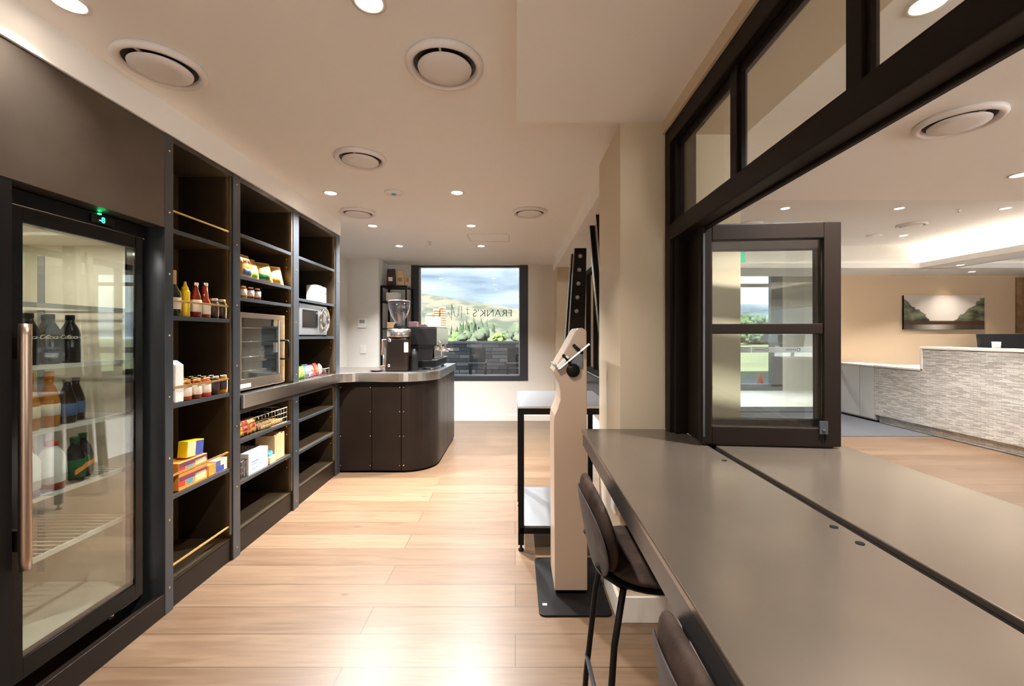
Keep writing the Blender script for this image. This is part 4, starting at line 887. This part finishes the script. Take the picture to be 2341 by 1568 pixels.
b = MB(); b.prism([q(1268, 831), q(1276, 842), q(1274, 843.5), q(1266, 833)], 'y', Yk-.02, Yk+.2); b.build('screen_lip', 'grey', kx)
b = MB(); b.prism([q(1272, 838), q(1294, 812), q(1300, 816), q(1278, 843)], 'y', Yk-.018, Yk-.001); b.build('receipt_slot', 'white', kx)
# second servery window and leaning folded panels
w3 = thing('window_3', '', '', (.93, 4.4, .9))
for k in ('label', 'category'):
    if k in w3: del w3[k]
w3['kind'] = 'structure'
b = MB(); b.box(.90, .96, 2.52, 6.3, .9, .96); b.box(.90, .96, 2.52, 6.3, 2.11, 2.17)
for y in (2.52, 3.2, 4.0, 4.9, 5.40, 6.24): b.box(.90, .96, y, y+.05, .96, 2.11)
b.build('window_frame', 'frame', w3, bevel=.003)
for y0, y1 in ((2.57, 3.2), (3.25, 4.0), (4.05, 4.9), (4.95, 5.4), (5.45, 6.24)):
    b = MB(); b.box(.927, .932, y0, y1, .96, 2.11); b.build('glass_pane', 'glass', w3)
def lean(label, y, pl, pr, py_top, bl, br, py_bot, marks=0, th=.05):
    t = thing('leaning_panel', label, 'panel', (PX(bl, y), y, PZ(py_bot, y)), group='folded dark panels behind the prep table')
    P = [(PX(bl, y), PZ(py_bot, y)), (PX(br, y), PZ(py_bot, y)), (PX(pr, y), PZ(py_top, y)), (PX(pl, y), PZ(py_top, y))]
    b = MB(); b.prism(P, 'y', y, y+th); b.build('panel_body', 'frame', t, bevel=.003)
    e = .006; b = MB(); b.prism([(P[0][0]-e, P[0][1]), P[0], P[3], (P[3][0]-e, P[3][1])], 'y', y-.002, y+th); b.build('bright_edge', 'ss', t)
    for i in range(marks):
        f = .965-.06*i; xm = P[0][0]*(1-f)+P[3][0]*f+(P[2][0]-P[3][0])*.5; zm = P[0][1]*(1-f)+P[3][1]*f
        b = MB(); b.lathe([(.016, 0), (.020, .003), (.012, .004), (.010, .002), (.001, .002)], (0, 0, 0), 14); b.xf(TR(xm, y, zm) @ RX(pi/2, 4, 'X')); b.build('round_fixing', 'grey', t)
lean('tall dark panel with a column of round fixings, leaning towards the aisle', 4.05, 1314, 1341, 567, 1279, 1330, 1091, 5)
lean('narrow dark panel just left of the one with round fixings', 4.15, 1307, 1313, 580, 1270, 1282, 1083)
lean('tall dark panel leaning towards the column, seen under the bulkhead', 3.45, 1348, 1364, 515, 1384, 1400, 893.6)
lean('dark panel nearest the column, leaning behind it', 3.42-.1, 1362, 1378, 490, 1400, 1412, 898.4)
b = MB(); b.box(.625, .898, 3.2, 6.28, .84, .90); o = b.build('window_ledge', 'counterside', None, bevel=.003); tag(o, 'dark ledge below the folded panels behind the prep table', 'ledge')
# ================================================================ bar stools
def stool(label, loc):
    t = thing('bar_stool', label, 'bar stool', loc, 'W', 0, 'bar stools at the counter')
    def fs(u, v): return (Vector((.02+u*.19, v*.185*(1-.06*u), .640+.012*u*u+.006*v*v-(.004 if u > .5 else 0))), Vector((0, 0, 1)))
    b = MB(); b.pad(fs, .027, 40, 8, 3.0); b.build('seat', 'velvet', t, rel=True)
    def fb(u, v):
        zz = .760+v*.134; x = -.165-.05*(v+1)/2-.012*(1-u*u)*0+.028*u*u
        n = Vector((.97, -.05*u*2, .2)).normalized(); return (Vector((x, u*.185*(1-.10*max(0, v)), zz)), n)
    b = MB(); b.pad(fb, .026, 48, 9, 2.2); b.build('backrest', 'velvet', t, rel=True)
    def fb2(u, v):
        p, n = fb(u, v*.9-.14); return (p-n*.026, n)
    b = MB(); b.pad(fb2, .006, 48, 6, 2.2); b.build('back_shell', 'shellv', t, rel=True)
    def fs2(u, v): p, n = fs(u, v); return (p-Vector((0, 0, .024)), n)
    b = MB(); b.pad(fs2, .008, 40, 6, 3.0)
    for sgn in (-1, 1):
        b.tube([(-.195, .11*sgn, .672), (-.175, .11*sgn, .64), (-.13, .12*sgn, .615), (-.06, .12*sgn, .607)], .012, 8)
    b.build('seat_shell', 'blk', t, rel=True)
    for sgn in (-1, 1):
        y = .175*sgn; yt = .13*sgn
        b = MB(); b.tube([(-.125, yt, .61), (-.155, yt*1.1, .45), (-.185, y*.97, .12), (-.19, y, .035), (-.18, y, .014), (-.15, y, .010), (.17, y, .010), (.20, y, .016), (.205, y, .04), (.185, y*.95, .2), (.12, yt, .61)], .010, 10); b.build('leg', 'blk', t, rel=True)
    b = MB(); b.tube([(-.182, -.172, .19), (-.182, .172, .19)], .008, 8); b.build('cross_bar', 'edge', t, rel=True)
    b = MB(); b.tube([(.190, -.172, .20), (.190, .172, .20)], .008, 8); b.build('foot_rest', 'blk', t, rel=True)
    return t
s_ = stool('brown velvet bar stool tucked under the far part of the bar counter', (.442, 1.38, 0))
copy_tree(s_, (.462, .64, 0), 'W', 0, 'brown velvet bar stool at the bottom edge, nearest the camera', 'bar stools at the counter')
# power outlet on column side
t = thing('wall_socket', 'white power socket low on the side of the column', 'socket', (.496, 2.1, .4))
b = MB(); b.box(.488, .496, 2.10, 2.18, .47, .58); b.build('socket_plate', 'white', t, bevel=.002)
# ================================================================ reception
dsk = thing('reception_desk', 'reception desk faced in grey and white stone mosaic with stepped white top', 'desk', (5.8, 5.0, 0))
DX = 5.6
b = MB(); b.box(DX, DX+.09, 1.0, 5.87, .12, 1.165); b.box(DX, DX+.09, 5.87, 6.65, .12, .865); b.build('mosaic_front', 'mosaic', dsk)
b = MB(); b.box(DX+.05, DX+.10, 1.0, 6.62, .006, .12); b.build('toe_kick', 'mosaic', dsk)
b = MB(); b.box(DX-.012, DX+.35, 1.0, 5.89, 1.165, 1.195); b.box(DX-.012, DX+.11, 5.865, 5.895, .89, 1.165); b.box(DX-.012, DX+.7, 5.895, 6.66, .865, .892); b.build('desk_top', 'trim', dsk, bevel=.002)
b = MB(); b.box(DX+.09, DX+.7, 1.0, 6.6, .72, .75); b.box(DX+.60, DX+.62, 1.0, 6.6, .01, .72); b.build('work_surface', 'cab', dsk)
cbt = thing('low_cabinet', 'low pale grey cabinet with two doors next to the stone desk', 'cabinet', (DX, 7.0, 0))
b = MB(); b.box(DX+.02, DX+.4, 6.655, 7.42, .03, .865); b.build('cabinet_body', 'cab', cbt)
b = MB(); b.box(DX-.01, DX+.42, 6.665, 7.44, .865, .885); b.build('cabinet_top', 'trim', cbt)
for y0, y1 in ((6.66, 6.935), (6.945, 7.41)):
    b = MB(); b.box(DX, DX+.02, y0, y1, .05, .862); dd = b.build('door', 'cab', cbt, bevel=.002)
    if y0 > 6.9:
        for zz in (.22, .70): b = MB(); b.box(DX-.012, DX+.0, y1-.02, y1+.01, zz-.045, zz+.045); b.build('hinge', 'chrome', dd)
mo = thing('computer_monitor', 'black monitor seen from behind on the reception desk', 'monitor', (6.1, 5.58, .75))
b = MB(); b.prism([(6.02, 1.20), (6.60, 1.20), (6.62, 1.37), (6.00, 1.37)], 'y', 5.52, 5.56); b.prism([(6.06, 1.05), (6.56, 1.05), (6.60, 1.20), (6.02, 1.20)], 'y', 5.52, 5.56); b.build('monitor_back', 'blk', mo, bevel=.004)
b = MB(); b.box(6.28, 6.34, 5.56, 5.60, .76, 1.25); b.box(6.2, 6.42, 5.50, 5.68, .75, .76); b.build('monitor_stand', 'blk', mo)
pc = thing('pen_cup', 'small pale patterned cup on the reception desk ledge before the monitor', 'cup', (5.75, 5.13, 1.195))
b = MB(); b.lathe([(.036, 0), (.038, .08), (.035, .08), (.033, .006), (.001, .006)], (5.75, 5.1, 1.1955), 20); b.build('cup_body', 'pap', pc)
# painting
def landscape():
    m = bpy.data.materials.new('landscape_print'); m.use_nodes = True; nt = m.node_tree; bs = nt.nodes['Principled BSDF']; N = nt.nodes.new; Lk = nt.links.new
    tc = N('ShaderNodeTexCoord'); sp = N('ShaderNodeSeparateXYZ'); Lk(tc.outputs['Generated'], sp.inputs[0])
    def math_(op, a, b_=None, clamp=False):
        n = N('ShaderNodeMath'); n.operation = op; n.use_clamp = clamp
        for i, v in enumerate((a, b_)):
            if v is None: continue
            if isinstance(v, (int, float)): n.inputs[i].default_value = v
            else: Lk(v, n.inputs[i])
        return n.outputs[0]
    X, Z = sp.outputs[0], sp.outputs[2]
    nz = N('ShaderNodeTexNoise'); nz.inputs['Scale'].default_value = 6; nz.inputs['Detail'].default_value = 8; Lk(tc.outputs['Generated'], nz.inputs['Vector'])
    nn = math_('MULTIPLY', math_('SUBTRACT', nz.outputs['Fac'], .5), .5)
    left = math_('ADD', math_('SUBTRACT', .92, math_('MULTIPLY', X, 1.9)), nn)       # ridge height on the left
    right = math_('ADD', math_('MULTIPLY', math_('SUBTRACT', X, .48), 1.8), nn)
    ridge = math_('MAXIMUM', math_('MAXIMUM', left, right), math_('ADD', .22, math_('MULTIPLY', nn, .3)))
    isM = math_('MULTIPLY', math_('SUBTRACT', ridge, Z), 40, True)
    cr = N('ShaderNodeValToRGB'); Lk(nz.outputs['Fac'], cr.inputs[0]); e = cr.color_ramp.elements
    e[0].position = .38; e[0].color = (.015, .015, .008, 1); e[1].position = .62; e[1].color = (.16, .17, .10, 1)
    mx = N('ShaderNodeMix'); mx.data_type = 'RGBA'; Lk(isM, mx.inputs[0]); mx.inputs[6].default_value = (.52, .46, .40, 1); Lk(cr.outputs[0], mx.inputs[7])
    sh = math_('MULTIPLY', math_('SUBTRACT', .27, Z), 30, True); m2 = N('ShaderNodeMix'); m2.data_type = 'RGBA'; Lk(sh, m2.inputs[0]); Lk(mx.outputs[2], m2.inputs[6]); m2.inputs[7].default_value = (.05, .022, .01, 1)
    wtr = math_('MULTIPLY', math_('SUBTRACT', .15, Z), 60, True)
    gl = math_('MULTIPLY', math_('SUBTRACT', .28, math_('ABSOLUTE', math_('SUBTRACT', X, .38))), 3, True)
    wc = N('ShaderNodeMix'); wc.data_type = 'RGBA'; Lk(gl, wc.inputs[0]); wc.inputs[6].default_value = (.05, .04, .03, 1); wc.inputs[7].default_value = (.45, .42, .36, 1)
    m3 = N('ShaderNodeMix'); m3.data_type = 'RGBA'; Lk(wtr, m3.inputs[0]); Lk(m2.outputs[2], m3.inputs[6]); Lk(wc.outputs[2], m3.inputs[7])
    Lk(m3.outputs[2], bs.inputs['Base Color']); bs.inputs['Roughness'].default_value = .35
    return m
M['landscape'] = landscape()
pt = thing('landscape_picture', 'wide unframed print of a misty fjord between dark mountains', 'picture', (7.6, 7.56, 1.75))
b = MB(); b.box(PX(2067, 7.56), PX(2251, 7.56), 7.562, 7.566, PZ(753, 7.56), PZ(675, 7.56)); b.build('printed_face', 'landscape', pt)
b = MB(); b.box(PX(2067, 7.56), PX(2251, 7.56), 7.566, 7.60, PZ(753, 7.56), PZ(675, 7.56)); b.build('panel_edge', 'blk', pt)
M['mural'] = mat('mural_print', (.22, .13, .06), .5, var=.95, vscale=7)
b = MB(); b.box(PX(2327, 7.56), 9.6, 7.575, 7.60, PZ(762, 7.56), PZ(634, 7.56)); o = b.build('wall_mural', 'mural'); tag(o, 'brown patterned art panel cut off by the right picture edge', 'picture')
# exit sign
t = thing('exit_sign', 'green exit sign hanging by the column edge', 'exit sign', (3.2, 6.0, 2.5))
b = MB(); b.box(2.95, PX(1704, 6.0), 5.99, 6.02, PZ(600, 6.0), PZ(570, 6.0)); b.build('sign_face', 'exit', t, bevel=.003)
b = MB(); b.box(3.0, 3.02, 6.0, 6.01, PZ(570, 6.0), ZT); b.box(3.16, 3.18, 6.0, 6.01, PZ(570, 6.0), ZT); b.build('hanger', 'white', t)
# entrance glass at wall line, with frosted band
t = thing('glass_partition', 'frameless glass entrance panels with a frosted band across', 'glass door', (4.2, 7.66, 0))
for x0, x1 in ((3.0, 4.22), (4.23, 5.5)):
    b = MB(); b.box(x0, x1, 7.64, 7.652, .02, 2.415); gp = b.build('glass_pane', 'glass', t)
    b = MB(); b.box(x0, x1, 7.634, 7.638, 1.046, 1.147); fbn = b.build('frosted_band', 'frost', gp)
    for cx in (PX(1753, 7.63), PX(1826, 7.63)):
        if x0 < cx < x1:
            b = MB(); b.tube([(cx+.028*cos(a), 7.632, 1.097+.028*sin(a)) for a in [2*pi*i/20 for i in range(20)]], .005, 6, True)
            for k in range(6): b.box(cx-.07-k*.03, cx-.052-k*.03, 7.631, 7.6335, 1.085, 1.108)
            b.build('band_logo', 'grey', fbn)
# lobby window frame
t = thing('window_4', '', '', (5.9, 10.42, 0))
for k in ('label', 'category'):
    if k in t: del t[k]
t['kind'] = 'structure'
b = MB(); x1 = PX(1762, 10.4); x2 = PX(1788, 10.4)
b.box(3.6, x2, 10.38, 10.5, .0, PZ(878, 10.4)); b.box(x1, x2, 10.38, 10.5, .1, 2.83); b.box(3.6, x1, 10.42, 10.48, PZ(656, 10.4), PZ(648, 10.4)); b.box(3.6, 3.7, 10.38, 10.5, 0, 2.83); b.box(4.6, 4.68, 10.38, 10.5, 0, 2.83)
b.build('window_frame', mat('grey_aluminium', (.16, .18, .21), .4, .3), t, bevel=.004)
b = MB(); b.box(3.7, x1, 10.44, 10.446, .16, 2.83); b.build('glass_pane', 'glass', t)
# ================================================================ OUTSIDE
def terrain(name, x0, x1, y0, y1, nx, ny, fn, mat_):
    b = MB(); vs = [(x0+(x1-x0)*i/nx, y0+(y1-y0)*j/ny, 0) for j in range(ny+1) for i in range(nx+1)]
    vs = [(x, y, fn(x, y)) for x, y, _ in vs]
    fs = [(j*(nx+1)+i, j*(nx+1)+i+1, (j+1)*(nx+1)+i+1, (j+1)*(nx+1)+i) for j in range(ny) for i in range(nx)]
    b.add(vs, fs, True); o = b.build(name, mat_); o['kind'] = 'structure'; return o
b = MB(); b.box(-8, 3.5, 6.95, 11.0, -.15, -.02); st(b.build('terrace_paving', 'paving'))
b = MB(); b.box(-60, 70, 11.3, 14.6, -.5, -.12); b.box(3.5, 70, 10.6, 11.3, -.5, -.12); st(b.build('road', 'asphalt'))
terrain('lawn', -200, 260, 14.6, 170, 60, 40, lambda x, y: -.13-(6.5*min(1, max(0, (y-15)/25))*min(1, max(0, (8-x+.0*y)/10)) if x < 8+y*.2 else 0)*min(1, max(0, (8+y*.2-x)/8))+(.3*noise.noise(Vector((x*.03, y*.03, 0)))*min(1, (y-14)/30)), 'grass')
colmat('gold', 222, 205, 150, .95, var=.22, vscale=.05)
def hill_mat():
    m = bpy.data.materials.new('golden_hill'); m.use_nodes = True; nt = m.node_tree; bs = nt.nodes['Principled BSDF']; N = nt.nodes.new; Lk = nt.links.new
    tc = N('ShaderNodeTexCoord'); nz = N('ShaderNodeTexNoise'); nz.inputs['Scale'].default_value = .07; nz.inputs['Detail'].default_value = 12; nz.inputs['Roughness'].default_value = .65; Lk(tc.outputs['Object'], nz.inputs['Vector'])
    cr = N('ShaderNodeValToRGB'); e = cr.color_ramp.elements; e[0].position = .40; e[0].color = (*rgb(38, 46, 34), 1); e[1].position = .52; e[1].color = (*rgb(73, 69, 57), 1)
    Lk(nz.outputs['Fac'], cr.inputs[0]); Lk(cr.outputs[0], bs.inputs['Base Color']); bs.inputs['Roughness'].default_value = .95
    return m
def mtn_mat():  # distance haze is put into the blue-grey rock colour
    m = bpy.data.materials.new('haze_tinted_rock'); m.use_nodes = True; nt = m.node_tree; bs = nt.nodes['Principled BSDF']; N = nt.nodes.new; Lk = nt.links.new
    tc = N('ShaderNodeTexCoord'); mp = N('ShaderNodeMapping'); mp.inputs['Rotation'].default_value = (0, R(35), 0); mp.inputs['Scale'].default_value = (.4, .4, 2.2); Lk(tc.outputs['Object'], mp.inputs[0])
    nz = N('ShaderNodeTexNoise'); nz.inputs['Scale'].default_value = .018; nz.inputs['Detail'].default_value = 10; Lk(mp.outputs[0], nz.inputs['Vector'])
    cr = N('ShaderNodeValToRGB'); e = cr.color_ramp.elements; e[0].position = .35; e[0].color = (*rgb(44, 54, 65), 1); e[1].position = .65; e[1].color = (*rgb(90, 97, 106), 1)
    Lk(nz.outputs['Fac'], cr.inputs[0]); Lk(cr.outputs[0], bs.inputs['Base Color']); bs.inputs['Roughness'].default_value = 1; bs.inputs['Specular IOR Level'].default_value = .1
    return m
def hz(x, y):
    base = -5+(y-170)*.32
    cap = 17-.19*x+1.6*noise.noise(Vector((x*.02, y*.02, 3)))
    return min(base, cap) if y < 300 else cap
terrain('golden_hillside', -350, 350, 168, 330, 80, 40, hz, hill_mat())
def mz(x, y):
    t_ = (y-330)/500
    h = 20+t_*300*(1.15-.0005*(x+50))
    r = noise.fractal(Vector((x*.006+.3*y*.006, y*.004, 1.7)), 1.0, 2.1, 6)
    rid = (1-abs(noise.noise(Vector((x*.012+y*.009, y*.002, 5))))*2)*42*t_+(1-abs(noise.noise(Vector((x*.03+y*.02, y*.004, 9))))*2)*14*t_
    q = x/y; fall = 1 if q < .09 else max(0, 1-(q-.09)/.16)
    return (h+r*46*(.25+t_)+rid*1.3)*fall-8*(1-fall)
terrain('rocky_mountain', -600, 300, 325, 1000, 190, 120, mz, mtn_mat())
# bluish far hill seen via the lobby window
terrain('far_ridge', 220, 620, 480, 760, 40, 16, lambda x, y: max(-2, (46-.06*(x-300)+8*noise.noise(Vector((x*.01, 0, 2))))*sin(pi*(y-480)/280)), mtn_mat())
t = thing('stone_wall', 'low outdoor wall of stacked grey stone with a flat cap', 'stone wall', (0, 11, 0))
b = MB(); b.box(-8, 3.4, 11.0, 11.3, -.1, 1.14); b.build('stone_courses', 'stonewall', t)
b = MB(); b.box(-8, 3.4, 10.95, 11.35, 1.14, 1.205); b.build('wall_cap', mat('cap_stone', rgb(120, 122, 130), .8, var=.2, vscale=6), t, bevel=.01)
def oc(label, x, y):
    t = thing('terrace_chair', label, 'outdoor chair', (x, y, -.02), group='dark outdoor chairs against the stone wall')
    b = MB(); b.box(x-.19, x+.19, y-.19, y-.15, .72, 1.07); b.build('backrest', 'chairgrey', t, bevel=.015)
    b = MB(); b.box(x-.20, x+.20, y-.18, y+.20, .69, .73); b.build('seat', 'seatgrey', t, bevel=.01)
    for sx in (-1, 1):
        for sy in (-1, 1):
            b = MB(); b.box(x+sx*.18-.018, x+sx*.18+.018, y+sy*.17-.018, y+sy*.17+.018, -.02, .69); b.build('leg', 'chairgrey', t)
    b = MB(); b.box(x-.19, x+.19, y-.185, y-.155, .25, .28); b.box(x-.21, x+.21, y-.20, y-.17, .62, .69); b.build('foot_rail', 'chairgrey', t)
oc('dark outdoor bar chair before the stone wall, middle of the window', PX(1091, 10), 10.2)
oc('dark outdoor bar chair before the stone wall, at the right window edge', PX(1178, 10), 10.2)
# cone
t = thing('traffic_cone', 'orange traffic cone on the road outside the entrance', 'traffic cone', (PX(1738, 12.6), 12.6, -.12))
cx_ = PX(1738, 12.7)
b = MB(); b.lathe([(.09, .03), (.02, .40), (.001, .405)], (cx_, 12.7, -.12), 16); b.build('cone_body', 'conered', t)
b = MB(); b.box(cx_-.12, cx_+.12, 12.58, 12.82, -.12, -.09); b.build('cone_base', 'conered', t)
# trees
def tree(label, x, y, zb, h, w, m_, kind='round', seed=0):
    t = thing('tree', label, 'tree', (x, y, zb), group='trees beyond the stone wall')
    rnd = random.Random(seed)
    b = MB(); b.tube([(0, 0, -.5), (0, 0, h*.5), (.02*h, 0, h*.8)], .02*h, 6); b.build('trunk', 'trunk', t, rel=True)
    b = MB(); n = 55
    if kind == 'round':
        for i in range(n):
            a = rnd.uniform(0, 2*pi); f = sqrt(rnd.random()); zz = h*(.22+.68*rnd.random()); rr = w*.46*sqrt(max(.05, 1-((zz/h-.55)/.46)**2))
            c = (cos(a)*rr*f, sin(a)*rr*f, zz); s = w*rnd.uniform(.08, .17)
            k = len(b.v); b.sphere(c, s, 9, 6, (1, 1, .85))
            for q_ in range(k, len(b.v)):
                v = Vector(b.v[q_]); d_ = noise.noise_vector(v*(3.0/max(.2, s))+Vector((seed, i, 0)))*s*.6; b.v[q_] = tuple(v+d_)
    else:
        for i in range(7):
            a = i*2.4; f = .28*w*(i > 0); hh = h*(1 if i == 0 else rnd.uniform(.72, .97)); rad = w*rnd.uniform(.20, .28)
            prof = []; m = 15
            for q in range(m): zz = hh*(.1+.9*q/(m-1)); rr = rad*(1-(q/(m-1))**1.3)*(1.18 if q % 2 else .82); prof.append((max(.01, rr), zz))
            k = len(b.v); b.lathe(prof, (cos(a)*f, sin(a)*f, 0), 9, True)
            for q_ in range(k, len(b.v)):
                v = Vector(b.v[q_]); b.v[q_] = tuple(v+noise.noise_vector(v*2.3+Vector((seed, i, 0)))*rad*.35)
    b.build('foliage', m_, t, rel=True)
TS = [(1040, 34, 745, 3.2, 'leaf2', 'round', 'pale green tree low behind the espresso machine'), (1054, 44, 726, 3.6, 'leaf', 'cone', 'slim dark conifer at the left of the conifer group'), (1068, 52, 720, 4.0, 'leaf', 'cone', 'second conifer from the left behind the stone wall'),
      (1083, 47, 717, 4.2, 'leaf', 'cone', 'tallest conifer in the middle of the window view'), (1099, 54, 720, 4.4, 'leaf', 'cone', 'dark conifer just right of the tallest one'), (1114, 46, 723, 4.2, 'leaf', 'cone', 'conifer above the gap between the outdoor chairs'), (1127, 52, 732, 4.0, 'leaf', 'cone', 'lower conifer at the right end of the group'),
      (1062, 27, 748, 2.6, 'leaf2', 'round', 'light green bushy tree above the left outdoor chair'), (1082, 23, 741, 2.3, 'leaf3', 'round', 'greyish spreading tree right above the stone wall'), (1104, 30, 752, 2.6, 'leaf3', 'round', 'dull green bush between the greyish tree and the lime shrub'), (1139, 22, 756, 1.0, 'lime2', 'round', 'small bright lime shrub above the wall cap'),
      (1152, 40, 742, 3.2, 'leaf', 'cone', 'low dark conifer right of the lime shrub'), (1166, 30, 738, 2.6, 'leaf3', 'round', 'grey-green bush right of the low conifer'), (1183, 25, 722, 2.9, 'leaf3', 'round', 'tall grey-green tree cut by the right window frame')]
for i, (px, Y, py, w_, m_, k_, l) in enumerate(TS):
    top = PZ(py, Y); zb = -6.6*min(1, (Y-15)/25)-.4; zb = max(zb, top-w_*1.9); tree(l, PX(px, Y), Y, zb, (top-zb)*.97, w_, m_, k_, i+3)
for i in range(9):
    px = 1690+i*12; Y = 66+(i*13) % 17
    tree(['tall tree', 'leafy tree', 'dark tree', 'round tree', 'low tree', 'broad tree', 'dense tree', 'slim tree', 'bushy tree'][i]+' in the tree line seen through the open sash, '+['first', 'second', 'third', 'fourth', 'fifth', 'sixth', 'seventh', 'eighth', 'ninth'][i]+' from the column', PX(px, Y), Y, -.3, 4.6+(i % 3)*.5, 3.6, 'leaf', 'cone' if i % 2 else 'round', i+40)
# ================================================================ light and camera
W_ = bpy.data.worlds.new('sky'); bpy.context.scene.world = W_; W_.use_nodes = True; nt = W_.node_tree
bg = nt.nodes['Background']; tc = nt.nodes.new('ShaderNodeTexCoord'); sp = nt.nodes.new('ShaderNodeSeparateXYZ'); cr = nt.nodes.new('ShaderNodeValToRGB')
nt.links.new(tc.outputs['Generated'], sp.inputs[0]); nt.links.new(sp.outputs[2], cr.inputs[0]); nt.links.new(cr.outputs[0], bg.inputs[0])
cr.color_ramp.elements[0].color = (.95, .98, 1, 1); cr.color_ramp.elements[1].color = (.55, .75, 1, 1); cr.color_ramp.elements[1].position = .7
bg.inputs[1].default_value = 1.25
S = bpy.data.lights.new('sun', 'SUN'); S.energy = 22; S.angle = R(1); S.color = (1, .96, .9)
o = bpy.data.objects.new('sun', S); C.objects.link(o); o.rotation_euler = Vector((.5, .9, -1.0)).to_track_quat('-Z', 'Y').to_euler()
cam = bpy.data.cameras.new('camera'); cam.lens = 15; cam.sensor_width = 36; cam.sensor_fit = 'HORIZONTAL'; cam.clip_start = .02; cam.clip_end = 3000
cam.shift_x = -(1178-1170.5)/2341; cam.shift_y = -(784-767)/2341
co_ = bpy.data.objects.new('camera', cam); C.objects.link(co_); co_.location = (0, 0, HC); co_.rotation_euler = (R(90), 0, 0)
sc = bpy.context.scene; sc.camera = co_
sc.view_settings.view_transform = 'Standard'; sc.view_settings.look = 'None'; sc.view_settings.gamma = 1; sc.view_settings.use_curve_mapping = False
sc.view_settings.exposure = 0.97
try:
    sc.cycles.use_denoising = True; sc.cycles.max_bounces = 8; sc.cycles.diffuse_bounces = 5; sc.cycles.glossy_bounces = 4; sc.cycles.transparent_max_bounces = 16; sc.cycles.caustics_reflective = False; sc.cycles.caustics_refractive = False; sc.cycles.sample_clamp_indirect = 6
except Exception: pass
